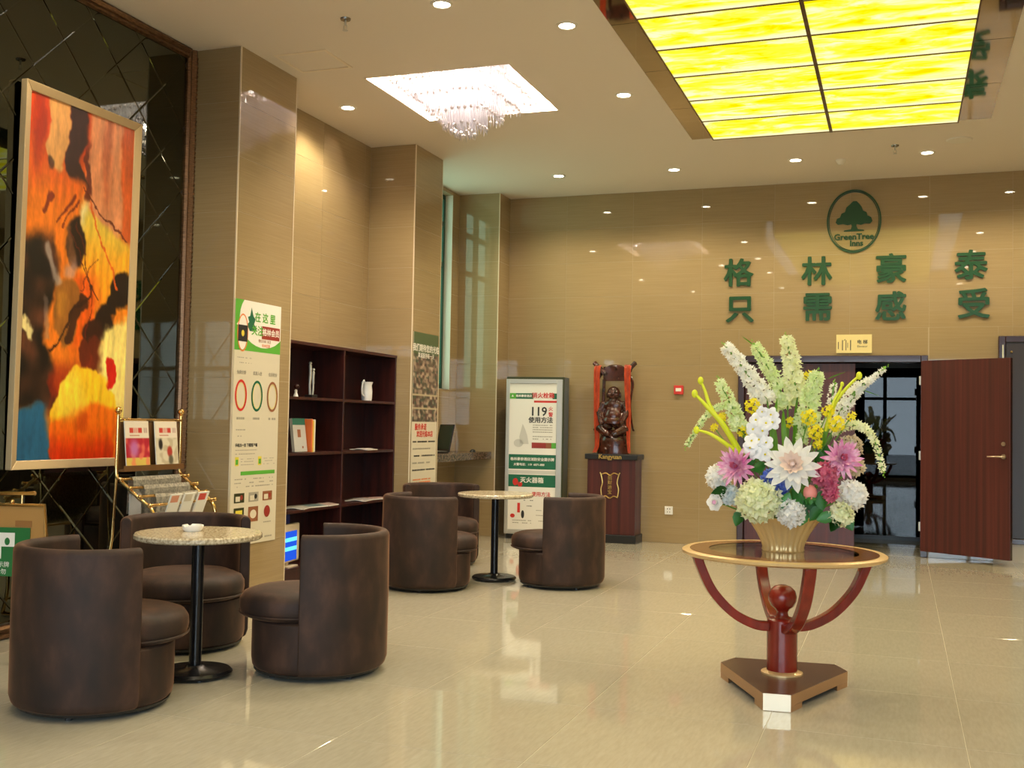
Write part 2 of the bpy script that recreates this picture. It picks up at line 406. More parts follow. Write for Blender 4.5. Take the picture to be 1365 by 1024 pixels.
# window reveal, frame, panes
win = tag_s(empty('window_1', (XL, WIN[0], WIN[1])))
bm = bmesh.new()
box(bm, -.20, 0, WIN[2]-WIN[0]-.006, WIN[2]-WIN[0], 0, WIN[3]-WIN[1]); box(bm, -.20, 0, 0, .006, 0, WIN[3]-WIN[1]); box(bm, -.2, .0, 0, WIN[2]-WIN[0], -.006, .0)
mk('window_reveal', bm, M_white, parent=win)
bm = bmesh.new(); h_ = WIN[3]-WIN[1]; w_ = WIN[2]-WIN[0]
for y in (.0, w_*.5-.03, w_-.06): box(bm, -.16, -.10, y, y+.06, 0, h_)
for z in (0, 1.55, 2.06, h_-.06): box(bm, -.158, -.102, .06, w_-.06, z, z+.06)
mk('window_frame', bm, mat('green_aluminium', (.012, .075, .05), .35, .3), parent=win)
for k in range(2):
    bm = bmesh.new(); y = .06+k*(w_*.5-.03); box(bm, -.135, -.128, y, y+w_*.5-.09, .06, h_-.06)
    mk('window_pane', bm, glassy('green_window_glass', (.46, .56, .44), 1.5) if k == 0 else bpy.data.materials['green_window_glass'], parent=win)
# right wall, shop front
bm = bmesh.new(); box(bm, XR, XR+.2, YF, YB+.1, 0, HC); tag_s(mk('wall_right', bm, grain(mat('wall_right_stone', rough=.3), (1, 1, 20), ((.3, (.30, .23, .14)), (.7, (.38, .29, .18))), 2, 4)))
FR = (-3.4, .1, 3.6, 3.3)
bm = bmesh.new()
for (a, b, c, d) in sub_rects((XL-.3, 0, XR+.2, HC), [FR]): box(bm, a, c, YF-.2, YF, b, d)
tag_s(mk('wall_front', bm, mat('wall_front_paint', (.35, .27, .18), .5)))
w2 = tag_s(empty('window_2', (FR[0], YF-.1, FR[1])))
bm = bmesh.new(); ww, hh = FR[2]-FR[0], FR[3]-FR[1]
for k in range(8): box(bm, ww*k/7-(.05 if k else 0), ww*k/7+(.05 if k < 7 else 0), -.05, .05, 0, hh)
for z in (0, 2.2, hh-.08): box(bm, 0, ww, -.04, .04, z, z+.08)
mk('window_frame', bm, M_black, parent=w2)
for k in range(7):
    bm = bmesh.new(); box(bm, ww*k/7+.05, ww*(k+1)/7-.05, -.006, .006, .08, hh-.08); mk('window_pane', bm, M_glass, parent=w2)
bm = bmesh.new(); box(bm, -30, 30, -40, YF-.2, -.12, -.02); tag_s(mk('pavement', bm, mat('pavement', (.22, .22, .22), .8)))
# skirting under the service door
bm = bmesh.new(); box(bm, .98, XR, YB-.012, YB, 0, .2); tag_s(mk('baseboard_back', bm, mat('pale_stone_skirting', (.52, .44, .30), .3)))

# ------------------------------------------------------------------ doorway, open leaf, service door
d1 = tag_s(empty('door_1', (-1.83, YB, 0)))
bm = bmesh.new(); dw = 2.13
box(bm, 0, .075, -.03, .16, 0, 2.29); box(bm, dw-.075, dw, -.03, .16, 0, 2.29); box(bm, .075, dw-.075, -.03, .16, 2.21, 2.29)
mk('door_frame', bm, M_frame, parent=d1, bevel=.006)
bm = bmesh.new(); box(bm, .08, 1.34, .03, .075, .012, 2.2)
leafc = mk('door_leaf', bm, M_door, parent=d1, bevel=.003)
ang = math.atan2(12.55-13.06, 1.12-.25)
hinge = (.235+1.83, -.045, 0)
leaf_l = math.hypot(12.55-13.06, 1.12-.25)+.01
bm = bmesh.new(); box(bm, 0, leaf_l, -.022, .022, .075, 2.225)
leaf = mk('door_leaf', bm, M_door, parent=d1, bevel=.003, loc=hinge, rot=(0, 0, ang))
bm = bmesh.new(); box(bm, leaf_l+.0003, leaf_l+.003, -.02, .02, .078, 2.222); mk('edge_band', bm, M_frame, parent=leaf)
def lever(par, x, y, z, s, d):
    bm = bmesh.new()
    bmesh.ops.create_cone(bm, cap_ends=True, segments=20, radius1=.026, radius2=.026, depth=.012, matrix=Matrix.Translation((x, y+s*.006, z)) @ Matrix.Rotation(PI/2, 4, 'X'))
    tube(bm, ((x, y, z), (x, y+s*.05, z), (x-d*.02, y+s*.06, z), (x-d*.15, y+s*.06, z-.004)), (.009, .009, .01, .008), 8)
    bmesh.ops.create_cone(bm, cap_ends=True, segments=20, radius1=.022, radius2=.022, depth=.014, matrix=Matrix.Translation((x, y+s*.007, z+.135)) @ Matrix.Rotation(PI/2, 4, 'X'))
    mk('door_handle', bm, mat('satin_nickel', (.62, .50, .36), .3, 1), parent=par, smooth=40, label='satin metal lever handle with round lock above')
lever(leaf, leaf_l-.07, -.022, 1.17, -1, 1)
bm = bmesh.new()
for z in (.35, 1.15, 2.0): cyl(bm, (0, 0), .012, z-.05, z+.05, 10)
mk('hinge', bm, M_silver, parent=leaf, loc=(-.012, -.02, 0))
# corridor behind: dark lining and a smoked glass screen
bm = bmesh.new()
box(bm, -1.98, -1.8, YB+.2, 15.3, 0, 3.2); box(bm, .36, .5, YB+.2, 15.3, 0, 3.2); box(bm, -1.98, .5, YB+.2, 15.3, 2.75, 3.2); box(bm, -1.98, .5, 15.2, 15.4, 0, 3.2)
tag_s(mk('wall_corridor', bm, mat('corridor_brown', (.055, .034, .024), .35)))
d2 = tag_s(empty('door_2', (-1.8, 14.95, 0)))
bm = bmesh.new()
for q in ((0, .06), (1.05, 1.11), (2.1, 2.16)): box(bm, q[0], q[1], 0, .06, 0, 2.75)
box(bm, .06, 2.1, .0, .06, 2.25, 2.33); box(bm, .06, 2.1, .0, .06, 0.0, .05)
mk('door_frame', bm, M_blackp, parent=d2)
for q in ((.06, 1.05), (1.11, 2.1)):
    bm = bmesh.new(); box(bm, q[0], q[1], .02, .032, .05, 2.25); mk('glass_leaf', bm, M_glassd, parent=d2)
# service cupboard door at the right
d3 = tag_s(empty('door_3', (1.03, YB, .2)))
bm = bmesh.new(); box(bm, 0, .07, -.05, .02, 0, 2.3); box(bm, .07, 2.1, -.05, .02, 2.23, 2.3); box(bm, 2.1, 2.17, -.05, .02, 0, 2.3); box(bm, .07, 2.1, -.05, .02, 0, .06)
mk('door_frame', bm, M_frame, parent=d3, bevel=.006)
for a, b in ((.075, 1.08), (1.09, 2.095)):
    bm = bmesh.new(); box(bm, a, b, -.035, .0, .065, 2.225); lf = mk('door_leaf', bm, M_dark, parent=d3, bevel=.003)
bm = bmesh.new(); ball(bm, (.13, -.055, 2.12), .014, 10); box(bm, .035, .05, -.062, -.04, 2.02, 2.2); mk('door_stay', bm, mat('brass_stay', (.55, .40, .2), .3, 1), parent=d3)

# ------------------------------------------------------------------ illuminated onyx ceiling
LBZ = 4.23; lx0, lx1, lyb, step = -1.735, .49, 10.46, .655; NR = 9
lyf = lyb-NR*step
lb = empty('onyx_ceiling_light', (0, 0, LBZ), label='large yellow backlit onyx ceiling light with a mirrored surround', cat='ceiling light')
bm = bmesh.new(); box(bm, lx0, lx1, lyf, lyb, .035, HC-LBZ-.012); mk('housing', bm, mat('housing_dark', (.10, .06, .03), .4), parent=lb)
xc = (lx0+lx1)/2
pan = {}
for k in range(NR):
    for s in (0, 1):
        a, b = (lx0+.012, xc-.014) if s == 0 else (xc+.014, lx1-.012)
        y0_, y1_ = lyf+k*step+.007, lyf+(k+1)*step-.007
        bm = bmesh.new(); box(bm, a, b, y0_, y1_, .006, .03)
        mk('onyx_panel', bm, M_onyx, parent=lb)
M_bar = mat('bronze_glazing_bar', (.16, .09, .03), .35, .6)
bm = bmesh.new(); box(bm, xc-.014, xc+.014, lyf, lyb, -.006, .034); mk('centre_bar', bm, M_bar, parent=lb)
for k in range(NR+1):
    y = lyf+k*step
    bm = bmesh.new(); box(bm, lx0, lx1, y-.006, y+.006, -.001, .032); mk('glazing_bar', bm, M_bar, parent=lb)
for x in (lx0, lx1-.012):
    bm = bmesh.new(); box(bm, x, x+.012, lyf, lyb, -.001, .034); mk('side_trim', bm, M_bar, parent=lb)
# mirrored surround in panes
mx0, mx1, myb = -2.0, .785, 10.79; myf = lyf-.33; cz = HC-LBZ-.011
def flatpane(a, b, c, d):
    bm = bmesh.new(); g = .003; box(bm, a+g, b-g, c+g, d-g, cz, cz+.010); mk('mirror_pane', bm, M_mirb, parent=lb)
ys = [myf+(myb-myf)*k/6 for k in range(7)]
for k in range(6): flatpane(mx0, -1.70, ys[k], ys[k+1]); flatpane(.455, mx1, ys[k], ys[k+1])
flatpane(-1.70, .455, lyb-.05, myb); flatpane(-1.70, .455, myf, lyf+.05)

# ------------------------------------------------------------------ downlights
bm = bmesh.new(); lathe(bm, ((.052, -.002), (.075, -.006), (.078, 0), (.052, .0)), 28); ringmesh = None
dl = []
def downlight(x, y, label, power=SPOT_W, size=146, blend=.55, vis=True, group='ceiling downlights'):
    t = empty('downlight', (x, y, HC), label=label, cat='ceiling light', group=group)
    global ringmesh
    if ringmesh is None:
        b = bmesh.new(); lathe(b, ((.055, -.001), (.060, -.010), (.075, -.010), (.082, -.001)), 28); ringmesh = mk('trim_ring', b, M_white, parent=t, smooth=40)
        b = bmesh.new(); lathe(b, ((0, -.006), (.045, -.006), (.056, -.002)), 24); dl.append(mk('lens', b, M_lamp, parent=t))
    else:
        inst(ringmesh, 'trim_ring', t); inst(dl[0], 'lens', t)
    l = bpy.data.lights.new('downlight_beam', 'SPOT'); l.energy = power; l.color = (1, .84, .56); l.spot_size = math.radians(size); l.spot_blend = blend; l.shadow_soft_size = .045
    o = bpy.data.objects.new('downlight_beam', l); COL.objects.link(o); o.parent = t; o.location = (0, 0, -.02)
    return t
for x, y, lab in ((-3.03, 6.80, 'lit round downlight at the top edge, left of the onyx ceiling'), (-2.31, 7.44, 'lit round downlight just left of the onyx ceiling, nearer the front'),
                  (-2.31, 9.17, 'lit round downlight between the chandelier well and the onyx ceiling'), (-4.87, 8.83, 'lit round downlight left of the chandelier, over the bookshelf'),
                  (-3.79, 11.98, 'leftmost lit downlight of the row along the back wall'), (-2.43, 12.03, 'second lit downlight from the left along the back wall'),
                  (-1.08, 11.94, 'third lit downlight from the left along the back wall'), (.257, 11.98, 'fourth lit downlight along the back wall, right of the smoke detector'),
                  (1.24, 11.99, 'rightmost lit downlight of the row along the back wall')):
    downlight(x, y, lab)
for x, y in ((-2.31, 5.7), (-4.87, 5.2), (-4.2, 3.2), (-2.31, 3.4), (1.09, 3.4), (1.09, 5.7), (1.09, 7.44), (1.09, 9.17), (2.9, 5.5), (2.9, 9), (2.9, 12), (-3.3, .8), (0, .8), (2.6, 1.2)):  # unseen rest of the downlight grid; right-hand ones added as warm fill light
    downlight(x, y, 'round downlight in the plain ceiling outside the photograph', group='downlights out of view')

# chandelier
ch = empty('crystal_chandelier', (-3.66, 8.785, HC), label='square crystal chandelier of hanging glass rods in a lit ceiling well', cat='chandelier')
bm = bmesh.new(); box(bm, -.5, .5, -.5, .5, .30, .345); mk('base_plate', bm, mat('polished_steel', (.85, .80, .76), .5, .0), parent=ch)
for i in range(4):
    for j in range(4):
        bm = bmesh.new(); ball(bm, (-.36+.24*i, -.36+.24*j, .27), .024, 10); mk('bulb', bm, M_bulb, parent=ch)
def rods(half, ztop, zb, sp, name):
    bm = bmesh.new(); n = int(2*half/sp); bb = bmesh.new()
    for k in range(n):
        t = -half+k*sp
        for (x, y) in ((t, -half), (half, t), (-t, half), (-half, -t)):
            zz = zb+random.uniform(-.015, .015)
            tube(bm, ((x, y, ztop), (x, y, zz+.03), (x, y, zz)), (.0045, .006, .001), 4, cap=False)
            if k % 2 == 0: ball(bb, (x, y, zz+.05), .016, 6)
    mk(name, bm, M_crys, parent=ch, kind='stuff', label='curtain of thin hanging crystal rods'); mk('crystal_drops', bb, mat('faceted_crystal', (.80, .76, .78), .12, .3), parent=ch, kind='stuff')
rods(.50, .29, -.02, .030, 'rod_curtain'); rods(.38, .29, -.12, .030, 'rod_curtain'); rods(.26, .29, -.24, .030, 'rod_curtain'); rods(.15, .29, -.34, .030, 'rod_curtain'); rods(.07, .29, -.40, .028, 'rod_curtain')
for x, y in ((-.3, -.3), (.3, -.3), (-.3, .3), (.3, .3), (0, 0)):
    l = bpy.data.lights.new('chandelier_glow', 'POINT'); l.energy = 75; l.color = (1, .84, .72); l.shadow_soft_size = .05
    o = bpy.data.objects.new('chandelier_glow', l); COL.objects.link(o); o.parent = ch; o.location = (x*1.9, y*1.9, .16)

# ceiling fittings
def sprinkler(x, y, lab):
    t = empty('sprinkler', (x, y, HC), label=lab, cat='sprinkler', group='fire sprinklers')
    bm = bmesh.new(); lathe(bm, ((0, -.001), (.04, -.001), (.036, -.012), (.012, -.014)), 20); mk('escutcheon', bm, mat('chrome_dull', (.35, .33, .30), .25, 1), parent=t, smooth=30)
    bm = bmesh.new(); tube(bm, ((0, 0, -.01), (0, 0, -.05)), .008, 8); tube(bm, ((.012, 0, -.05), (.014, 0, -.07), (0, 0, -.085)), .003, 6); tube(bm, ((-.012, 0, -.05), (-.014, 0, -.07), (0, 0, -.085)), .003, 6)
    lathe(bm, ((0, -.085), (.02, -.087), (.02, -.09), (0, -.09)), 12); mk('sprinkler_head', bm, M_silver, parent=t)
sprinkler(-3.815, 6.85, 'small fire sprinkler near the top left of the ceiling'); sprinkler(-.06, 11.6, 'small fire sprinkler right of the smoke detector')
bm = bmesh.new(); lathe(bm, ((0, -.055), (.025, -.055), (.045, -.03), (.052, -.02), (.055, 0)), 24)
mk('smoke_detector', bm, M_white, smooth=40, loc=(-.614, 12.07, HC), label='round white smoke detector on the ceiling above the logo', cat='smoke detector')
bm = bmesh.new(); lathe(bm, ((0, -.012), (.10, -.014), (.115, -.012), (.125, 0)), 32)
mk('ceiling_speaker', bm, M_white, smooth=40, loc=(.548, 11.54, HC), label='flat round white ceiling speaker beside the onyx ceiling corner', cat='speaker')

# ------------------------------------------------------------------ mirror wall of bevelled diamond panes
my0, my1, mz0, mz1 = 3.80, 7.03, .10, 4.275
mw = tag_s(empty('wall_left_mirror', (XL, my0, 0)))
bm = bmesh.new(); box(bm, 0, .012, 0, my1-my0, mz0, mz1); mk('backing', bm, M_blackp, parent=mw)
def clip(poly, a0, b0, a1, b1):
    for ax, lim, sgn in ((0, a0, 1), (0, a1, -1), (1, b0, 1), (1, b1, -1)):
        out = []
        for i in range(len(poly)):
            p, q = poly[i], poly[(i+1) % len(poly)]
            ip, iq = (p[ax]-lim)*sgn >= 0, (q[ax]-lim)*sgn >= 0
            if ip: out.append(p)
            if ip != iq:
                t = (lim-p[ax])/(q[ax]-p[ax]); out.append((p[0]+(q[0]-p[0])*t, p[1]+(q[1]-p[1])*t))
        poly = out
        if len(poly) < 3: return []
    return poly
hw, hz = .2575, .2535
for i in range(-10, 10):
    for j in range(-20, 6):
        if (i+j) % 2: continue
        cy, cz_ = 5.97+.2575+i*hw-hw, 4.205+j*hz-hz
        # diamonds centred between lattice nodes
        poly = [(cy-hw, cz_), (cy, cz_-hz), (cy+hw, cz_), (cy, cz_+hz)]
        p2 = clip(poly, my0, mz0, my1, mz1)
        if len(p2) < 3: continue
        ar = abs(sum(p2[k][0]*p2[(k+1) % len(p2)][1]-p2[(k+1) % len(p2)][0]*p2[k][1] for k in range(len(p2))))/2
        if ar < .002: continue
        bm = bmesh.new(); vs_ = [bm.verts.new((0, p[0]-my0, p[1])) for p in p2]; f = bm.faces.new(vs_); f.normal_update()
        if f.normal.x < 0: f.normal_flip()
        r = bmesh.ops.extrude_face_region(bm, geom=[f])
        for v in [g_ for g_ in r['geom'] if isinstance(g_, bmesh.types.BMVert)]: v.co.x += .004
        tf = [g_ for g_ in r['geom'] if isinstance(g_, bmesh.types.BMFace)][0]
        bmesh.ops.inset_individual(bm, faces=[tf], thickness=.012, depth=.0022)
        tilt = (random.uniform(-.0015, .0015), random.uniform(-.0015, .0015))
        mk('mirror_pane', bm, M_mir, parent=mw, loc=(.012, 0, 0))
# carved bronze frame
fr = tag_s(empty('trim_1', (XL, 0, 0)))
def mould(name, p0, p1, prof):      # profile (out, across) swept from p0 to p1 (y,z)
    bm = bmesh.new(); p0, p1 = Vector((0, *p0)), Vector((0, *p1)); d = (p1-p0).normalized(); n = Vector((0, -d.z, d.y))
    rings = [[bm.verts.new(p+n*c+Vector((o_, 0, 0))) for o_, c in prof] for p in (p0, p1)]
    for k in range(len(prof)): bm.faces.new((rings[0][k], rings[0][(k+1) % len(prof)], rings[1][(k+1) % len(prof)], rings[1][k]))
    bm.faces.new(rings[0]); bm.faces.new(rings[1][::-1]); return mk(name, bm, M_mirframe, parent=fr, smooth=30)
PF = ((.0, 0), (.03, 0), (.05, .012), (.045, .03), (.03, .04), (.045, .055), (.06, .07), (.05, .088), (.0, .09))
mould('frame_rail', (my1, mz0), (my1, mz1+.07), [(a, -b) for a, b in PF])
mould('frame_rail', (my0, mz1-.01), (my1+.0, mz1-.01), [(a, b*.9) for a, b in PF])
mould('frame_rail', (my0, .0), (my1+.09, .0), [(a, b) for a, b in PF])
bm = bmesh.new()
z = .12
while z < mz1:
    tube(bm, ((.05, my1+.083, z), (.062, my1+.074, z+.02), (.05, my1+.066, z+.04)), (.003, .008, .003), 5); z += .036
mk('rope_carving', bm, M_mirframe, parent=fr, kind='stuff')

# ------------------------------------------------------------------ the painting
def srgb(c): return tuple(((v/255+.055)/1.055)**2.4 if v > 10 else v/255/12.92 for v in c)
def lerp(a, b, t): return tuple(x+(y-x)*t for x, y in zip(a, b))
def sm(a, b, x):
    if a == b: return float(x >= a)
    t = min(1, max(0, (x-a)/(b-a))); return t*t*(3-2*t)
from mathutils import noise
def nz2(x, y, s=0): return noise.noise(Vector((x, y, s)))
def seg_d(u, v, a, b, asp):
    px, py = u-a[0], (v-a[1])*asp; qx, qy = b[0]-a[0], (b[1]-a[1])*asp
    t = min(1, max(0, (px*qx+py*qy)/(qx*qx+qy*qy))); return math.hypot(px-qx*t, py-qy*t)
def paint(u, v):
    A = 2.15
    wu = u+.045*nz2(u*5, v*10, 1)+.022*nz2(u*14, v*26, 2)+.01*nz2(u*40, v*60, 6); wv = v+.020*nz2(u*5, v*10, 5)+.009*nz2(u*15, v*30, 4)+.004*nz2(u*50, v*90, 7)
    c = lerp((196, 62, 18), (232, 122, 28), sm(.05, .33, wv))
    c = lerp(c, (150, 34, 14), .7*sm(.5, .1, abs(wu-.08)/.14)*sm(.3, .1, wv))
    # peach field on the right, red streak at its edge
    c = lerp(c, (224, 146, 100), sm(.50, .58, wu)*sm(.37, .33, wv+.12*(.8-wu)))
    c = lerp(c, (210, 84, 28), .8*sm(.86, .91, wu)*sm(.42, .34, wv))
    c = lerp(c, (160, 60, 25), .5*sm(.07, .0, abs(wu-.74))*sm(.3, .2, wv))
    # golden field
    g_ = sm(.48, .53, wu+.25*max(0, .33-wv)*0)*sm(.26+.16*max(0, wu-.5), .28+.18*max(0, wu-.5), wv)*sm(.62, .5, wv)
    c = lerp(c, lerp((226, 196, 72), (252, 160, 30), sm(.28, .5, wv)), g_)
    c = lerp(c, (240, 226, 170), sm(.06, .0, math.hypot(wu-.52, (wv-.30)*.8))*.9)
    c = lerp(c, (255, 176, 40), sm(.80, .95, wu)*sm(.36, .40, wv)*sm(.52, .47, wv))
    # orange core
    c = lerp(c, (226, 92, 16), sm(.16, .08, abs(wu-.56))*sm(.45, .5, wv)*sm(.74, .66, wv))
    c = lerp(c, (244, 132, 30), sm(.05, .0, abs(wu-.66))*sm(.40, .5, wv)*sm(.66, .58, wv))
    # tan lobe and dark trailing shapes
    lob = sm(.105, .085, math.hypot((wu-.26)*1.0, max(0, wv-.12)*1.35))
    c = lerp(c, (218, 158, 92), lob)
    edge = .50+.05*math.sin(wv*34)*sm(.02, .2, wv)
    c = lerp(c, (52, 26, 20), sm(.345, .365, wu)*sm(edge+.02, edge-.01, wu)*sm(.16+.10*wu, .13+.10*wu, wv-.05*wu))
    c = lerp(c, (86, 30, 22), .85*sm(.03, .015, abs(wu-.545-.02*math.sin(wv*40)))*sm(.08, .12, wv)*sm(.27, .25, wv))
    c = lerp(c, (60, 40, 34), .8*sm(.04, .02, math.hypot(wu-.2, (wv-.175)*1.6)))
    for (a, b, w) in (((.34, .29), (.40, .26), .022), ((.28, .33), (.33, .29), .012), ((.34, .34), (.38, .30), .012), ((.40, .30), (.46, .27), .012), ((.16, .32), (.2, .27), .02)):
        c = lerp(c, (110, 30, 14), .85*sm(w, w*.5, seg_d(wu, wv, a, b, A)))
    # black mass
    bmass = sm(.30+.06*math.sin(wv*17), .24+.06*math.sin(wv*17), wu)*sm(.36, .42, wv+.10*(wu-.1))*sm(.90, .84, wv)
    c = lerp(c, lerp((24, 17, 14), (92, 52, 34), min(1, max(0, .35+1.3*nz2(u*6, v*14, 8)))), bmass)
    c = lerp(c, (40, 24, 18), sm(.085, .06, math.hypot(wu-.46, (wv-.385)*1.05))*sm(.2, .3, wv))
    c = lerp(c, (104, 66, 40), sm(.03, .0, abs(wu-.40-.3*(wv-.36)))*sm(.34, .36, wv)*sm(.46, .43, wv))
    c = lerp(c, (176, 160, 150), .75*sm(.05, .01, seg_d(wu, wv, (.20, .41), (.36, .52), A)))
    c = lerp(c, (190, 150, 140), .7*sm(.07, .02, math.hypot(wu-.42, (wv-.46)*1.6)))
    c = lerp(c, (150, 92, 34), sm(.125, .10, math.hypot(wu-.40, (wv-.585)*1.15)))
    c = lerp(c, (182, 120, 40), .8*sm(.07, .02, math.hypot(wu-.36, (wv-.56)*1.2)))
    c = lerp(c, (58, 28, 16), .9*sm(.045, .03, seg_d(wu, wv, (.53, .54), (.42, .66), A)))
    c = lerp(c, (150, 130, 120), .5*sm(.03, .01, seg_d(wu, wv, (.20, .55), (.24, .66), A)))
    c = lerp(c, (225, 205, 140), sm(.03, .015, seg_d(wu, wv, (.0, .615), (.10, .65), A)))
    for (cx, cy, rx) in ((.93, .50, .125), (.84, .55, .075), (.74, .60, .10), (.82, .615, .06), (.66, .65, .11), (.70, .70, .10), (.63, .74, .085), (.58, .70, .07)):
        c = lerp(c, lerp((34, 20, 14), (120, 40, 18), sm(.6, .75, cy)), sm(rx, rx*.75, math.hypot(wu-cx, (wv-cy)*1.7)))
    pale = sm(.74-.25*(wv-.6), .80-.25*(wv-.6), wu)*sm(.575+.12*(1-wu), .60+.12*(1-wu), wv)*sm(.94, .88, wv)
    c = lerp(c, (248, 226, 130), pale*.95)
    c = lerp(c, (205, 28, 14), sm(.052, .042, math.hypot(wu-.83, (wv-.745)*1.0)))
    c = lerp(c, (120, 80, 50), .9*sm(.022, .012, seg_d(wu, wv, (.82, .80), (.80, .86), A)))
    for a, b, w, cc in (((.50, .235), (.98, .345), .008, (96, 34, 18)), ((.56, .26), (.90, .50), .012, (226, 96, 26)), ((.46, .34), (.62, .50), .009, (88, 30, 12)), ((.40, .36), (.66, .53), .007, (98, 34, 14)),
                        ((.62, .50), (.24, .70), .012, (52, 26, 16)), ((.60, .50), (.60, .66), .008, (110, 30, 12)), ((.70, .42), (.50, .52), .006, (120, 40, 16))):
        c = lerp(c, cc, .9*sm(w, w*.5, seg_d(wu, wv, a, b, A)))
    # lower fires and the big fruit
    c = lerp(c, (150, 38, 14), .8*sm(.60, .50, abs(wu-.45)*3)*sm(.70, .78, wv)*sm(.9, .8, wv)*(1-pale))
    R_ = math.hypot(wu-.60, (wv-.935)*1.62)
    sph = sm(.335, .315, R_)
    bd_ = .865+.03*math.sin(wu*7)
    c = lerp(c, lerp((252, 196, 36), lerp((240, 110, 16), (206, 50, 10), sm(.89, 1.0, wv)), sm(bd_-.012, bd_+.012, wv)), sph)
    c = lerp(c, (176, 52, 10), sph*.55*sm(.10, .03, math.hypot(wu-.58, (wv-.89)*2.2)))
    c = lerp(c, (255, 220, 70), sph*sm(.2, .08, math.hypot(wu-.45, (wv-.82)*2.2))*.7)
    c = lerp(c, (34, 92, 128), sm(.34, .24, wu+.6*(.95-wv))*sm(.855-.1*wu, .88-.1*wu, wv)*(1-sph))
    c = lerp(c, (50, 26, 20), .6*sm(.05, .0, abs(wu-.31))*sm(.80, .84, wv)*(1-sph))
    k = 1.04+.16*nz2(u*26, v*12, 3)+.08*nz2(u*90, v*60, 9)
    return tuple(min(255, max(0, x*k)) for x in c)
def painted(name, w, h, nu, nv, fn, parent=None, z=0, rough=.35):
    me = bpy.data.meshes.new(name)
    V = [(w*i/nu, h*(1-j/nv), z) for j in range(nv+1) for i in range(nu+1)]
    Fs = [(j*(nu+1)+i, (j+1)*(nu+1)+i, (j+1)*(nu+1)+i+1, j*(nu+1)+i+1) for j in range(nv) for i in range(nu)]
    me.from_pydata(V, [], Fs)
    ca = me.color_attributes.new('paint', 'FLOAT_COLOR', 'POINT')
    buf = []
    for j in range(nv+1):
        for i in range(nu+1): buf += [*srgb(fn(i/nu, j/nv)), 1]
    ca.data.foreach_set('color', buf)
    m = mat(name+'_paint', (.5, .5, .5), rough)
    if not any(n.type == 'VERTEX_COLOR' for n in m.node_tree.nodes):
        vc = N(m, 'ShaderNodeVertexColor', layer_name='paint'); L(m, vc.outputs[0], m.node_tree.nodes['Principled BSDF'].inputs['Base Color'])
    me.materials.append(m); o = bpy.data.objects.new(name, me); COL.objects.link(o); o.parent = parent; return o
# hangs slightly tilted forward in front of the mirror: corners measured top x -5.02, bottom x -5.15
PW, PH = 1.11, 2.50
pt = empty('framed_painting', label='tall abstract painting in fiery orange, black and blue with a pale gold frame', cat='painting')
pt.location = (-5.294, 5.325, 1.068); tiltp = math.atan2(.02, 2.45)
pt.rotation_euler = (PI/2+tiltp, 0, PI/2)
fwid = .058
bm = bmesh.new()
def fbar(bm, x0, x1, y0, y1, horiz):
    box(bm, x0, x1, y0, y1, -.05, .02)
def bar_prof(bm, p, q, inner):   # mitred bar with a raised outer bead
    pass
for n_, quad in (('a', ((0, 0), (PW, 0), (PW-fwid, fwid), (fwid, fwid))), ('b', ((PW, 0), (PW, PH), (PW-fwid, PH-fwid), (PW-fwid, fwid))),
                 ('c', ((PW, PH), (0, PH), (fwid, PH-fwid), (PW-fwid, PH-fwid))), ('d', ((0, PH), (0, 0), (fwid, fwid), (fwid, PH-fwid)))):
    bm = bmesh.new(); z_o, z_i = .028, .012
    lo = [bm.verts.new((x, y, -.022)) for x, y in quad]; hi = [bm.verts.new((x, y, z_o if k < 2 else z_i)) for k, (x, y) in enumerate(quad)]
    bm.faces.new(lo); bm.faces.new(hi)
    for k in range(4): bm.faces.new((lo[k], lo[(k+1) % 4], hi[(k+1) % 4], hi[k]))
    mk('frame_bar', bm, M_goldwood, parent=pt, bevel=.004)
bm = bmesh.new(); box(bm, .01, PW-.01, .01, PH-.01, -.020, -.002); mk('backing_board', bm, M_blackp, parent=pt)
cv = painted('canvas', PW-2*fwid, PH-2*fwid, 130, 280, paint, parent=pt); cv.location = (fwid, fwid, .004)

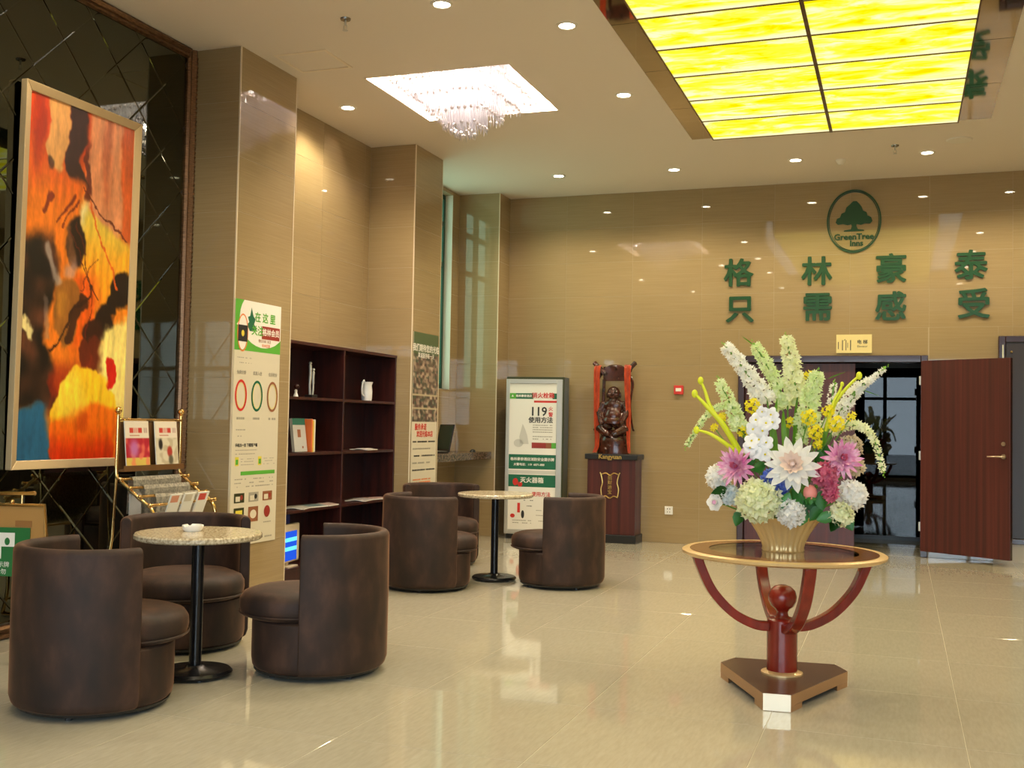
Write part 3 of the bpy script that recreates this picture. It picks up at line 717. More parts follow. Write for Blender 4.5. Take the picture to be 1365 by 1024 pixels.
# ------------------------------------------------------------------ velvet tub chairs
def make_chair():
    root = empty('tub_chair', cat='chair', group='brown velvet tub chairs', label='x')
    H2 = math.radians(97)       # half sweep of the backrest about the rear
    bm = bmesh.new(); ro, ri, zb, zt = .392, .330, .035, .80
    prof = [(ri, .30), (ri, zt-.025), (ri+.012, zt-.006), (ri+.031, zt), (ro-.012, zt-.006), (ro, zt-.025), (ro+.002, .45), (ro, zb+.05), (ro-.012, zb+.012), (ro-.03, zb), (ri, zb)]
    lathe(bm, prof, 44, a0=PI-H2, a1=PI+H2)
    o = mk('backrest', bm, M_velvet, parent=root, smooth=50, bevel=.008)
    bm = bmesh.new(); lathe(bm, ((0, .035), (.35, .035), (.365, .05), (.372, .09), (.372, .305), (.36, .315), (0, .315)), 48); mk('base', bm, M_velvet, parent=root, smooth=50)
    bm = bmesh.new()
    def rf(a, r): c_ = max(0, math.cos(a)); return (.322+.125*c_**.8)/.322 if r > 0 else 1
    prof = [(0, .315), (.295, .318), (.316, .335), (.322, .375), (.320, .415), (.305, .445), (.27, .462), (.18, .472), (0, .476)]
    lathe(bm, prof, 48, rf=rf); mk('seat_cushion', bm, M_velvet, parent=root, smooth=60)
    bm = bmesh.new(); lathe(bm, ((.316, .328), (.322, .334), (.326, .34), (.322, .346)), 48, rf=rf); mk('piping', bm, M_velvet, parent=root, smooth=60)
    bm = bmesh.new(); lathe(bm, ((0, .022), (.355, .022), (.36, .036), (0, .036)), 40); mk('base_plinth', bm, M_blackp, parent=root)
    fb = None
    for k in range(4):
        a = PI/4+k*PI/2
        if fb is None:
            bm = bmesh.new(); cyl(bm, (0, 0), .018, 0, .024, 12); fb = mk('foot', bm, M_blackp, parent=root, loc=(.30*math.cos(a), .30*math.sin(a), 0))
        else: inst(fb, 'foot', root, (.30*math.cos(a), .30*math.sin(a), 0))
    return root
c0 = make_chair()
CH6 = ((-3.74, 4.369, 64, 'brown velvet tub chair nearest the camera at the far left, back turned'),
       (-4.22, 5.71, -50, 'brown velvet tub chair behind the near table, facing the camera below the magazine rack'),
       (-3.124, 5.472, 200.6, 'brown velvet tub chair right of the near table, in front of the bookshelf'),
       (-3.83, 8.545, 56.6, 'brown velvet tub chair left of the far table, back turned to the camera'),
       (-4.36, 10.04, -52, 'brown velvet tub chair behind the far table, below the poster of photographs'),
       (-2.829, 9.199, 180, 'brown velvet tub chair right of the far table, in front of the statue cabinet'))
for i, (x, y, a, lab) in enumerate(CH6):
    if i == 0: c0.location = (x, y, 0); c0.rotation_euler = (0, 0, math.radians(a)); c0['label'] = lab
    else: copy_tree(c0, (x, y, 0), math.radians(a), lab)
# round granite cafe tables
tb = empty('round_table', (-3.656, 5.058, 0), label='round granite-topped table on a black pedestal, nearer one with the ashtray', cat='table', group='round granite tables')
bm = bmesh.new(); lathe(bm, ((0, .752), (.335, .752), (.345, .76), (.345, .778), (.337, .787), (0, .787)), 56); mk('tabletop', bm, M_granite, parent=tb, smooth=30)
bm = bmesh.new(); lathe(bm, ((.034, .02), (.034, .735), (.11, .742), (.11, .752), (0, .752)), 24); mk('pole', bm, M_black, parent=tb, smooth=40)
bm = bmesh.new(); lathe(bm, ((0, .012), (.2, .012), (.203, .022), (.19, .036), (.06, .046), (.045, .06), (0, .06)), 40); mk('base_plate', bm, M_black, parent=tb, smooth=40)
fb = None
for k in range(4):
    a = PI/4+k*PI/2
    if fb is None: bm = bmesh.new(); cyl(bm, (0, 0), .014, 0, .013, 10); fb = mk('foot', bm, M_blackp, parent=tb, loc=(.16*math.cos(a), .16*math.sin(a), 0))
    else: inst(fb, 'foot', tb, (.16*math.cos(a), .16*math.sin(a), 0))
copy_tree(tb, (-3.47, 9.23, 0), .4, 'round granite-topped table on a black pedestal, farther one near the lightbox')
bm = bmesh.new(); lathe(bm, ((0, 0), (.045, 0), (.056, .012), (.058, .034), (.052, .036), (.046, .034), (.044, .014), (0, .012)), 36)
for v in bm.verts:
    a = math.atan2(v.co.y, v.co.x)
    if v.co.z > .03 and min(abs(((a-q+PI) % (2*PI))-PI) for q in (.4, .4+2*PI/3, .4-2*PI/3)) < .14: v.co.z -= .008
mk('ashtray', bm, M_ceramic, smooth=40, loc=(-3.72, 5.09, .787), label='white ceramic ashtray on the near granite table', cat='ashtray')

# ------------------------------------------------------------------ bookshelf and what stands in it
BX, BY0, BY1, BH = -4.97, 7.965, 10.205, 2.115
bs = empty('bookshelf', (XL, BY0, 0), label='dark mahogany open bookshelf of eight compartments between the piers', cat='bookshelf')
bd = BX-XL-.006; bw = BY1-BY0; ym = bw/2
bm = bmesh.new(); box(bm, .003, .015, .02, bw-.02, .05, BH-.02); mk('back_panel', bm, M_mahog, parent=bs)
for y in (0, ym-.0125-.0, bw-.025):
    bm = bmesh.new(); box(bm, .004, bd, y, y+.025, 0, BH-.028); mk('upright', bm, M_mahog, parent=bs, bevel=.002)
bm = bmesh.new(); box(bm, .004, bd+.006, -.0, bw, BH-.028, BH); mk('top_board', bm, M_mahog, parent=bs, bevel=.002)
SZ = (.10, .60, 1.105, 1.60)
for a, b in ((.025, ym-.0125), (ym+.0125, bw-.025)):
    for z in SZ:
        bm = bmesh.new(); box(bm, .015, bd-.002, a, b, z, z+.025); mk('shelf', bm, M_mahog, parent=bs, bevel=.002)
    bm = bmesh.new(); box(bm, bd-.03, bd-.01, a, b, 0, .10); mk('plinth', bm, M_mahog, parent=bs)
def onshelf(px, py, xx):
    d = Vector([sum(RR[k][i]*v for k, v in enumerate(((px-682.5)/FPX, (py-512)/FPX, 1))) for i in range(3)])
    return CAM + d*(xx/d.x)
# standing books, second row left
zz = SZ[2]+.025
y = onshelf(395, 590, -5.02).y
bookspec = [(.028, .30, .22, (.55, .55, .50), 'grey-white hardback leaning at the left with a green top', 'grey'), (.02, .285, .2, (.70, .16, .03), 'thin orange book beside the grey-white one', 'orange'),
            (.018, .29, .2, (.75, .55, .08), 'thin yellow book right of the orange one', 'yellow'), (.022, .28, .2, (.75, .72, .62), 'pale cream book at the right end of the standing books', 'cream')]
# the first book lies with its cover to the room
pr_ = Print(.215, .30, .028, mat('book_grey', (.50, .50, .46), .4))
pr_.rect(.0, .24, .215, .30, mat('book_green', (.02, .14, .10), .4)); pr_.rect(.07, .13, .125, .20, M_brn); pr_.rect(.13, .03, .155, .05, M_brn, 1)
pr_.done('book', loc=(-5.06, y, zz+.003), rot=(PI/2-.13, 0, PI/2), label='grey-white book with a green band facing out on the bookshelf', cat='book', group='books on the bookshelf')
yy = y+.225
for k, (c_, nm, h_) in enumerate((((.72, .15, .03), 'orange', .30), ((.75, .52, .06), 'yellow', .285), ((.75, .72, .60), 'cream', .295))):
    bm = bmesh.new(); box(bm, -.1, .1, 0, .020, 0, h_); t = mk('book', bm, mat('book_'+nm, c_, .4), bevel=.002, loc=(-5.10, yy+.0235*k, zz), label='thin %s book standing beside the grey-white book' % nm, cat='book', group='books on the bookshelf')
    bm = bmesh.new(); box(bm, -.095, .096, .002, .018, .003, h_-.003)
    for v in bm.verts: v.co.z += .004
    mk('pages', bm, M_pwhite, parent=t)
def magazine(loc, rz, c_, lab, w=.21, h=.29, th=.008, group='magazines lying on the bookshelf', tilt=0):
    bm = bmesh.new(); nx = 8
    for i in range(nx):
        for (a, b, mi_) in ((0, th*.75, 0), (th*.75, th, 1)):
            pass
    P = [(x/nx*w, th+.010*math.sin(x/nx*PI)**2*(1 if x > 2 else .6)) for x in range(nx+1)]
    lo = [[bm.verts.new((x-w/2, yv, z-th)) for x, z in P] for yv in (-h/2, h/2)]; hi = [[bm.verts.new((x-w/2, yv, z)) for x, z in P] for yv in (-h/2, h/2)]
    for i in range(nx):
        bm.faces.new((hi[0][i], hi[0][i+1], hi[1][i+1], hi[1][i])).material_index = 1; bm.faces.new((lo[0][i], lo[1][i], lo[1][i+1], lo[0][i+1]))
        bm.faces.new((lo[0][i], lo[0][i+1], hi[0][i+1], hi[0][i])); bm.faces.new((lo[1][i+1], lo[1][i], hi[1][i], hi[1][i+1]))
    bm.faces.new((lo[0][0], hi[0][0], hi[1][0], lo[1][0])); bm.faces.new((lo[0][-1], lo[1][-1], hi[1][-1], hi[0][-1]))
    return mk('magazine', bm, [M_pwhite, mat('cover_%02x%02x%02x' % tuple(int(q*255) for q in c_), c_, .3)], loc=loc, rot=(0, 0, rz), label=lab, cat='magazine', group=group, smooth=30)
z3 = SZ[1]+.025; z2 = SZ[2]+.025
ya = onshelf(400, 676, -5.08).y
magazine((-5.10, ya-.03, z3), .3, (.45, .42, .34), 'pale curled magazine at the left end of the third shelf')
magazine((-5.11, ya+.22, z3), -.2, (.14, .20, .20), 'dark greenish magazine lying beside the pale one on the third shelf')
magazine((-5.09, ya+.47, z3), .1, (.50, .36, .30), 'pinkish magazine lying at the right of the left third shelf')
yb = onshelf(480, 668, -5.08).y
magazine((-5.09, yb, z3), .2, (.40, .36, .32), 'grey magazine at the left of the right third shelf')
magazine((-5.10, yb+.26, z3), -.35, (.42, .28, .24), 'reddish magazine lying on the right third shelf')
yc = onshelf(486, 601, -5.08).y
magazine((-5.09, yc, z2), .1, (.72, .66, .56), 'white leaflet lying alone on the right second shelf', w=.2, h=.26)
# upper left: pair of chrome figures; upper right: cream jug
zt_ = SZ[3]+.025
y = onshelf(416, 520, -5.12).y
t = empty('trophy', (-5.13, y, zt_), label='slim silver trophy pair standing in the top left compartment', cat='ornament')
bm = bmesh.new(); box(bm, -.04, .04, -.05, .05, 0, .03); mk('base', bm, M_blackp, parent=t, bevel=.004)
bm = bmesh.new(); tube(bm, smooth_curve(((0, -.02, .03), (0, -.03, .12), (0, -.02, .22), (0, -.025, .31))), [.012]*9+[.015]*9+[.010], 10); ball(bm, (0, -.025, .32), .016, 10); mk('figure', bm, M_silver, parent=t, smooth=40)
bm = bmesh.new(); tube(bm, smooth_curve(((0, .025, .03), (0, .035, .10), (0, .03, .18), (0, .035, .25))), [.010]*9+[.013]*9+[.009], 10); ball(bm, (0, .035, .265), .015, 10); mk('figure', bm, M_silver, parent=t, smooth=40)
y = onshelf(392, 522, -5.12).y
t = empty('figurine', (-5.12, y+.03, zt_), label='small dark figurine at the left end of the top compartment', cat='ornament')
bm = bmesh.new(); lathe(bm, ((0, 0), (.025, 0), (.02, .02), (.012, .04), (.015, .06), (.0, .075)), 16); mk('stand', bm, M_ceramic, parent=t, smooth=40)
bm = bmesh.new(); ball(bm, (0, .01, .095), .026, 14, (1, 1.2, .9)); mk('top', bm, M_mahog, parent=t, smooth=40)
y = onshelf(489, 520, -5.12).y
t = empty('jug', (-5.12, y, zt_), label='cream ceramic jug with an open handle in the top right compartment', cat='jug')
bm = bmesh.new(); lathe(bm, ((0, 0), (.05, 0), (.055, .03), (.057, .10), (.050, .16), (.062, .195), (.056, .195), (.044, .16), (.048, .02), (0, .015)), 28); mk('body', bm, M_ceramic, parent=t, smooth=40)
bm = bmesh.new(); tube(bm, smooth_curve(((0, -.05, .05), (0, -.10, .07), (0, -.105, .15), (0, -.07, .21), (0, -.045, .17))), .009, 8); mk('handle', bm, M_ceramic, parent=t, smooth=50)
# bottom left: lit screen
y = onshelf(383, 740, -5.03).y
t = empty('monitor', (-5.06, 8.30, SZ[0]+.025), .12, label='small pale monitor with a blue lit screen in the lower left compartment', cat='monitor')
bm = bmesh.new(); box(bm, -.03, .015, -.24, .20, .04, .375); mk('casing', bm, mat('beige_plastic', (.62, .52, .38), .4), parent=t, bevel=.012)
bm = bmesh.new(); box(bm, -.08, .05, -.1, .1, 0, .012); box(bm, -.04, -.01, -.03, .03, .012, .06); mk('stand', bm, MATS['beige_plastic'], parent=t)
pr_ = Print(.36, .255, .002, M_scr_b)
for a in (.165, .085): pr_.rect(0.0, a, .36, a+.035, M_scr_c)
s_ = pr_.done('screen', parent=t, loc=(.0155, -.225, .058), rot=RX)
bm = bmesh.new(); box(bm, 0, .05, 0, .075, 0, .13); mk('small_box', bm, mat('blue_card', (.04, .08, .42), .4), bevel=.003, loc=(-5.22, 8.42, SZ[0]+.025+.0), label='small blue box standing behind the monitor on the lower shelf', cat='box')
bpy.data.objects['small_box'].scale = (1, 1, 3.4)

# ------------------------------------------------------------------ poster on the first pier
p = Print(.655, 1.935, .004, M_paper)
W1, H1 = .655, 1.935
p.rect(0, H1-.40, W1, H1, M_green, 1)
cr = []
for k in range(30):
    a = 2*PI*k/30; cr.append((.40+.34*math.cos(a), H1-.13+.235*math.sin(a)))
cl_ = clip(cr, 0.0, H1-.40, W1, H1); p.poly(cl_, M_pwhite, 2)
p.poly(((.02, H1-.2), (.22, H1-.01), (.45, H1-.01), (.3, H1-.3)), M_pwhite, 3)
# pine emblem
p.poly(((.20, H1-.24), (.16, H1-.19), (.19, H1-.17), (.17, H1-.13), (.20, H1-.12), (.22, H1-.05), (.25, H1-.12), (.28, H1-.14), (.26, H1-.18), (.30, H1-.22), (.25, H1-.24)), M_dgreen, 4)
p.text('在 这 里', .085, .42, H1-.125, M_green, 5, bold=.002); p.text('关注', .085, .31, H1-.235, M_green, 5, bold=.002)
p.rect(.375, H1-.29, .64, H1-.185, M_dred, 4); p.text('格林会员', .062, .508, H1-.237, M_pwhite, 5, bold=.0015)
p.text('微信扫码  关注', .028, .42, H1-.31, M_brn, 4); p.text('格林优惠', .03, .44, H1-.345, M_orange, 4)
p.ring(.105, H1-.26, .075, .15, .012, M_orange, 5); p.ell(.105, H1-.26, .062, .135, M_pwhite, 4); p.rect(.04, H1-.33, .17, H1-.20, M_ink, 6); p.ell(.105, H1-.265, .02, .025, M_ylw, 7)
p.lines(.04, .24, (H1-.46, H1-.50), .006, M_grey, 2, 1)
for k, (mm, s_) in enumerate(((M_red, '免费注册'), (M_dgreen, '优惠入住'), (M_brn, '会员积分'))):
    cx = .105+k*.225
    p.text(s_, .032, cx, H1-.575, M_grey, 2, bold=.001); p.ring(cx, H1-.755, .082, .125, .020, mm, 2); p.ring(cx, H1-.755, .060, .10, .004, M_ylw, 3)
    p.lines(cx-.05, cx+.06, (H1-.945,), .018, M_grey, 2, k, .1)
p.lines(.05, .2, (H1-1.03, H1-1.08), .008, M_grey, 2, 5); p.text('手机扫一扫 下载客户端', .030, .20, H1-1.15, M_ink, 2, bold=.001)
p.lines(.05, .35, (H1-1.19, H1-1.22), .006, M_grey, 2, 6)
for k in range(2):
    p.rect(.05+.32*k, H1-1.31, .10+.32*k, H1-1.24, M_ylw, 2); p.rect(.058+.32*k, H1-1.30, .092+.32*k, H1-1.26, M_green, 3); p.lines(.13+.32*k, .33+.32*k-.02, (H1-1.26, H1-1.28, H1-1.305), .005, M_grey, 2, 8+k)
p.rect(.13, H1-1.385, .62, H1-1.355, M_green, 2)
for k in range(3): p.lines(.05, .60, (H1-1.42-.03*k,), .008, M_grey, 2, 20+k, .45)
for k, cc in enumerate((M_olive, M_grey, M_brn)):
    p.rect(.05+.20*k, H1-1.60, .19+.20*k, H1-1.52-.005, cc, 3); p.rect(.07+.20*k, H1-1.59, .13+.20*k, H1-1.55, M_paper, 4); p.ell(.15+.2*k, H1-1.56, .02, .02, M_dred if k != 1 else M_ink, 4)
p.rect(.05, H1-1.76, .19, H1-1.64, M_olive, 3); p.rect(.075, H1-1.75, .165, H1-1.66, M_ylw, 4)
p.rect(.25, H1-1.76, .39, H1-1.64, M_brn, 3); p.ell(.32, H1-1.70, .045, .035, M_paper, 4); p.ell(.52, H1-1.69, .045, .048, M_dred, 3)
p.lines(.47, .58, (H1-1.78,), .008, M_grey, 3, 34)
p.lines(.38, .6, (H1-1.90,), .012, M_grey, 2, 33)
p.done('poster', loc=(-4.8765, 7.124, .425), rot=RX, label='tall white and green membership poster on the nearer pier', cat='poster')
# second poster with group photographs
rdp = random.Random(4)
cells = [[(rdp.choice(((96, 84, 66), (120, 100, 84), (70, 78, 60), (150, 130, 110), (88, 60, 50)))) for _ in range(14)] for _ in range(30)]
def photos(u, v):
    if v < .235:
        return (78, 98, 62)
    r = (v-.235)/.765
    k = int(r*4.999); cell = r*5-k
    if cell < .05: return (190, 175, 140)
    c = cells[int(v*29.9)][int(u*13.9)]
    n = .5+.5*nz2(u*9, v*22, 3)
    c = lerp(c, (196, 176, 150), .8*sm(.55, .75, n)); c = lerp(c, (56, 58, 44), .8*sm(.40, .25, n))
    return c
p = Print(.64, 1.63, .004, M_paper)
p.text('我们期待您的光临', .085, .32, 1.63-.17, M_pwhite, 4, bold=.002); p.text('真诚服务每一天', .06, .32, 1.63-.245, M_pwhite, 4, bold=.001)
p.text('服务承诺', .075, .22, .62, M_red, 2, bold=.002); p.text('欢迎光临本店', .07, .33, .545, M_red, 2, bold=.002)
for k in range(5): p.lines(.03, .60 - .12*(k % 2), (.46-.075*k,), .016, M_ink if k % 2 == 0 else M_grey, 2, 50+k, .12)
p.lines(.05, .5, (.06, .03), .014, M_orange, 2, 61, .15)
po2 = p.done('poster', loc=(-4.8065, 10.245, .745), rot=RX, label='tall poster of small group photographs on the second pier', cat='poster')
ph = painted('photo_print', .64, .95, 40, 60, photos, parent=po2); ph.location = (0, .68, .0052)

# ------------------------------------------------------------------ stone counter in the window bay, laptop, mouse
bm = bmesh.new(); box(bm, XL, -4.84, 10.935, 12.695, .975, 1.065); mk('stone_counter', bm, M_granite2, bevel=.008, label='brown granite shelf fixed in the window bay', cat='counter')
t = empty('laptop', (-5.08, 11.68, 1.065), math.radians(-38), label='black laptop standing open on the granite shelf', cat='laptop')
bm = bmesh.new(); box(bm, -.17, .17, -.24, 0, 0, .022); mk('keyboard_base', bm, M_blackp, parent=t, bevel=.004)
bm = bmesh.new(); box(bm, -.16, .16, -.14, -.02, .0222, .0235); mk('keys', bm, M_silver, parent=t, kind='stuff')
bm = bmesh.new(); box(bm, -.17, .17, 0, .014, 0, .33); s_ = mk('lid', bm, M_blackp, parent=t, bevel=.004, loc=(0, 0, .012), rot=(-.2, 0, 0))
bm = bmesh.new(); box(bm, -.155, .155, -.0015, 0, .03, .315); mk('screen', bm, mat('screen_dark', (.03, .06, .05), .1), parent=s_)
p_ = onshelf(630, 601, -4.98)
bm = bmesh.new(); ball(bm, (0, 0, .0), .055, 16, (.6, 1.1, .62))
for v in bm.verts: v.co.z = max(v.co.z, 0)
mk('computer_mouse', bm, M_blackp, smooth=50, loc=(-4.98, p_.y, 1.065), label='small black mouse on the granite shelf', cat='computer mouse')

# ------------------------------------------------------------------ freestanding lightbox sign
lbx = empty('poster_lightbox', (-4.62, 12.60, 0), math.radians(5), label='tall silver lightbox with fire safety posters left of the statue', cat='sign')
w_, h_ = .715, 1.98
bm = bmesh.new(); box(bm, 0, w_+.02, .02, .30, .06, h_+.03); mk('cabinet', bm, M_olive, parent=lbx, bevel=.006)
bm = bmesh.new()
for q in ((0, .045, .06, h_), (w_-.07, w_, .06, h_), (.045, w_-.07, h_-.055, h_), (.045, w_-.07, .06, .12)): box(bm, q[0], q[1], 0, .02, q[2], q[3])
mk('silver_frame', bm, M_silver, parent=lbx, bevel=.004)
bm = bmesh.new(); box(bm, .02, w_, .03, .28, 0, .06); mk('foot_plinth', bm, M_blackp, parent=lbx)
pwid = w_-.07-.045
p = Print(pwid, 1.805, .004, M_pwhite)
def Z(v): return v-.12
TOP = Z(h_-.055)
p.rect(0, TOP-.19, .30, TOP-.12, M_dgreen, 1); p.rect(0, TOP-.19, .08, TOP-.12, M_green, 2); p.rect(.545, TOP-.19, pwid, TOP-.12, M_dgreen, 1)
p.text('格林豪泰酒店', .034, .18, TOP-.155, M_pwhite, 4, bold=.001); p.poly(((.02, TOP-.165), (.05, TOP-.165), (.035, TOP-.135)), M_pwhite, 4)
p.text('消火栓箱', .072, .425, TOP-.15, M_red, 4, bold=.002); p.rect(.31, TOP-.235, pwid, TOP-.21, M_red, 1)
p.text('119', .155, .37, TOP-.35, M_ink, 4, bold=.003, wscale=.95); p.text('火', .06, .525, TOP-.315, M_red, 4, bold=.001); p.text('警', .06, .525, TOP-.385, M_red, 4, bold=.001)
p.text('使用方法', .078, .40, TOP-.455, M_ink, 4, bold=.002)
p.lines(.30, .55, [TOP-.52-.028*k for k in range(4)]+[TOP-.66, TOP-.69], .010, M_grey, 2, 71, .15)
gm = mat('pale_grey_print', (.62, .60, .54), .5)
p.poly(((.13, TOP-.66), (.17, TOP-.50), (.20, TOP-.56), (.23, TOP-.64), (.25, TOP-.75), (.14, TOP-.75)), gm, 1); p.ell(.12, TOP-.74, .06, .05, gm, 1)
p.rect(.29, TOP-.80, .47, TOP-.73, M_dred, 1); p.rect(.47, TOP-.80, .54, TOP-.73, M_brn, 1); p.rect(.54, TOP-.80, pwid, TOP-.73, M_green, 1)
p.rect(0, TOP-1.06, pwid, TOP-.88, M_dgreen, 1); p.text('格林豪泰酒店消防安全提示牌', .043, .30, TOP-.94, M_pwhite, 4, bold=.001); p.text('火警电话：119  6071-888', .036, .26, TOP-1.005, M_pwhite, 4, bold=.001)
p.rect(0, TOP-1.12, pwid, TOP-1.075, gm, 1)
p.rect(0, TOP-1.28, pwid, TOP-1.13, M_dgreen, 1); p.ell(.09, TOP-1.22, .035, .045, M_red, 3); p.ell(.15, TOP-1.25, .03, .03, M_red, 3); p.text('灭火器箱', .075, .30, TOP-1.20, M_pwhite, 4, bold=.002)
p.text('使用方法', .06, .42, TOP-1.37, M_red, 4, bold=.001)
p.rect(.12, TOP-1.60, .155, TOP-1.48, M_red, 2); p.ell(.06, TOP-1.64, .03, .025, M_red, 2); p.ell(.19, TOP-1.62, .02, .05, M_ink, 2); p.ell(.48, TOP-1.51, .028, .028, M_red, 2); p.ell(.50, TOP-1.65, .02, .025, M_red, 2)
p.lines(.20, .32, (TOP-1.45, TOP-1.52), .008, M_ink, 2, 81, .4); p.lines(.36, .55, (TOP-1.57, TOP-1.63, TOP-1.70), .008, M_grey, 2, 83, .3); p.lines(.06, .30, (TOP-1.70, TOP-1.73), .009, M_grey, 2, 85, .2)
p.done('poster_face', parent=lbx, loc=(.045, .016, .12), rot=RY)

# ------------------------------------------------------------------ statue cabinet, statue
cb = empty('statue_cabinet', (-3.60, 12.76, 0), label='red-brown pedestal cabinet with a gold plaque, carrying the statue', cat='cabinet')
bm = bmesh.new(); box(bm, .0, .60, 0, .325, .10, 1.01); mk('body', bm, M_door, parent=cb, bevel=.004)
bm = bmesh.new(); box(bm, -.02, .62, -.02, .33, 0, .10); mk('plinth', bm, M_granite2 if False else M_blackp, parent=cb, bevel=.006)
bm = bmesh.new(); box(bm, -.03, .63, -.03, .333, 1.01, 1.075); mk('top_slab', bm, M_blackp, parent=cb, bevel=.008)
M_goldp = mat('gold_leaf', (.75, .50, .14), .3, .8)
bm = bmesh.new(); text_bm(bm, 'Kangyuan', .075, (0, 0, 0), bold=.002, ext=.002); mk('lettering', bm, M_goldp, parent=cb, loc=(.29, -.033, 1.042), rot=RY)
bm = bmesh.new()
for x in (-.10, .10): tube(bm, smooth_curve(((x, -.14, 0), (x*1.1, -.05, 0), (x*.92, .03, 0), (x*1.1, .12, 0), (x*1.25, .15, 0))), .007, 6)
for y in (-.15, .13): tube(bm, smooth_curve(((-.10, y, 0), (-.05, y+.015, 0), (0, y-.01, 0), (.05, y+.015, 0), (.10, y, 0))), .007, 6)
for k, s_ in enumerate('招财进宝'): text_bm(bm, s_, .056, (0, .085-.058*k, 0), bold=.0006, ext=.003)
mk('plaque', bm, M_goldp, parent=cb, loc=(.285, -.003, .70), rot=RY)
st = empty('buddha_statue', (-3.32, 12.91, 1.075), label='dark carved laughing Buddha under a yoke frame standing on the cabinet', cat='statue')
M_dw = grain(mat('dark_carved_wood', rough=.2, coat=.3), (1, 1, 1), ((.3, (.020, .006, .004)), (.7, (.085, .020, .010))), 14, 4, coords='obj')
bm = bmesh.new()      # carved rock and robe base, knotted
lathe(bm, ((0, 0), (.20, 0), (.205, .04), (.185, .10), (.19, .15), (.16, .22), (.10, .28), (0, .30)), 28, sx=1, sy=.62)
for k in range(46):
    a = k*2.4; z = .02+.24*(k/46); r = .175-.12*(z/.3)
    ball(bm, (r*math.cos(a), .62*r*math.sin(a), z), .030+.012*math.sin(k*3), 8)
mk('rock_base', bm, M_dw, parent=st, smooth=50)
bm = bmesh.new()
ball(bm, (0, -.02, .46), .125, 24, (1.02, .8, 1.05))         # belly
ball(bm, (0, .0, .60), .11, 20, (1.25, .7, .75))             # chest and shoulders
for s_ in (-1, 1):
    ball(bm, (s_*.13, .0, .60), .055, 14); tube(bm, ((s_*.13, 0, .60), (s_*.175, -.03, .50), (s_*.14, -.09, .40)), (.05, .042, .03), 10); ball(bm, (s_*.13, -.10, .385), .033, 12)
    tube(bm, ((s_*.06, 0, .36), (s_*.15, -.06, .30), (s_*.05, -.12, .25)), (.075, .065, .045), 10); ball(bm, (s_*.04, -.13, .245), .035, 12)
tube(bm, ((0, 0, .62), (0, -.01, .70)), (.06, .05), 10)
body = mk('body', bm, M_dw, parent=st, smooth=60)
rm = body.modifiers.new('blend', 'REMESH'); rm.mode = 'VOXEL'; rm.voxel_size = .010; rm.use_smooth_shade = True
smd = body.modifiers.new('s', 'SMOOTH'); smd.iterations = 4
bm = bmesh.new(); ball(bm, (0, -.01, .745), .082, 24, (1, .95, 1.08))
for s_ in (-1, 1):
    ball(bm, (s_*.082, 0, .725), .022, 10, (.6, .8, 1.7)); ball(bm, (s_*.038, -.068, .725), .03, 12)      # ears, cheeks
    ball(bm, (s_*.03, -.083, .765), .009, 8, (1.6, .6, .6))
ball(bm, (0, -.093, .74), .016, 10, (1, .8, 1.1)); tube(bm, smooth_curve(((-.03, -.082, .712), (0, -.094, .698), (.03, -.082, .712))), .007, 6)
mk('head', bm, M_dw, parent=st, smooth=60)
bm = bmesh.new(); lathe(bm, ((.13, .36), (.155, .37), (.16, .42), (.13, .47)), 28, sx=1, sy=.8, a0=-PI*.1-PI, a1=PI*.1)
for k in range(9):
    a = PI+PI*k/8; tube(bm, ((.15*math.cos(a), .12*math.sin(a)*-1, .30), (.155*math.cos(a), -.1*math.sin(a), .5)), (.018, .012), 6)
mk('robe', bm, M_dw, parent=st, smooth=50)
bm = bmesh.new()       # yoke frame
for s_ in (-1, 1):
    tube(bm, ((s_*.155, .05, 0), (s_*.15, .05, .5), (s_*.14, .05, .92)), (.022, .020, .022), 8)
    tube(bm, smooth_curve(((s_*.14, .03, .98), (s_*.20, .02, 1.06), (s_*.27, .02, 1.135))), [.04]*6+[.03]*6+[.006], 8)
    tube(bm, smooth_curve(((s_*.18, .04, .98), (s_*.225, .04, .86), (s_*.20, .04, .6), (s_*.235, .03, .32), (s_*.255, .03, .30))), [.02]*8+[.012]*16+[.018], 6)
box(bm, -.145, .145, .025, .075, .90, 1.075); ball(bm, (0, .05, 1.07), .11, 16, (1, .25, .32))
mk('yoke_frame', bm, M_dw, parent=st, smooth=40, bevel=.004)
M_sash = grain(mat('orange_red_silk', rough=.35, sheen=.4), (8, 8, 3), ((.3, (.55, .05, .012)), (.7, (.85, .13, .03))), 4, 3, coords='obj')
def sash(par, pts, w0, w1, lab):
    bm = bmesh.new(); P = smooth_curve(pts, 8); n = len(P)
    rows = []
    for i, q in enumerate(P):
        t_ = i/(n-1); w = w0+(w1-w0)*t_
        row = [bm.verts.new((q[0]+w*(s_-.5), q[1]-.008*math.cos(s_*2*PI*1.5+.5*math.sin(t_*9)), q[2])) for s_ in [k/8 for k in range(9)]]
        rows.append(row)
    for i in range(n-1):
        for k in range(8): bm.faces.new((rows[i][k], rows[i][k+1], rows[i+1][k+1], rows[i+1][k]))
    r = bmesh.ops.solidify(bm, geom=bm.faces[:], thickness=.004)
    return mk('silk_sash', bm, M_sash, smooth=60, loc=(-3.32, 12.91, 1.075), label=lab, cat='sash', group='silk sashes on the statue')
sash(st, ((-.195, .02, 1.095), (-.205, -.045, 1.04), (-.205, -.05, .7), (-.20, -.06, .4), (-.18, -.09, .12), (-.20, -.14, .015)), .085, .045, 'orange-red silk sash hanging down the left side of the statue')
sash(st, ((.175, .02, 1.10), (.18, -.045, 1.04), (.185, -.05, .75), (.205, -.06, .45), (.21, -.08, .20), (.235, -.13, .015)), .095, .030, 'narrower red silk sash hanging down the right side of the statue')

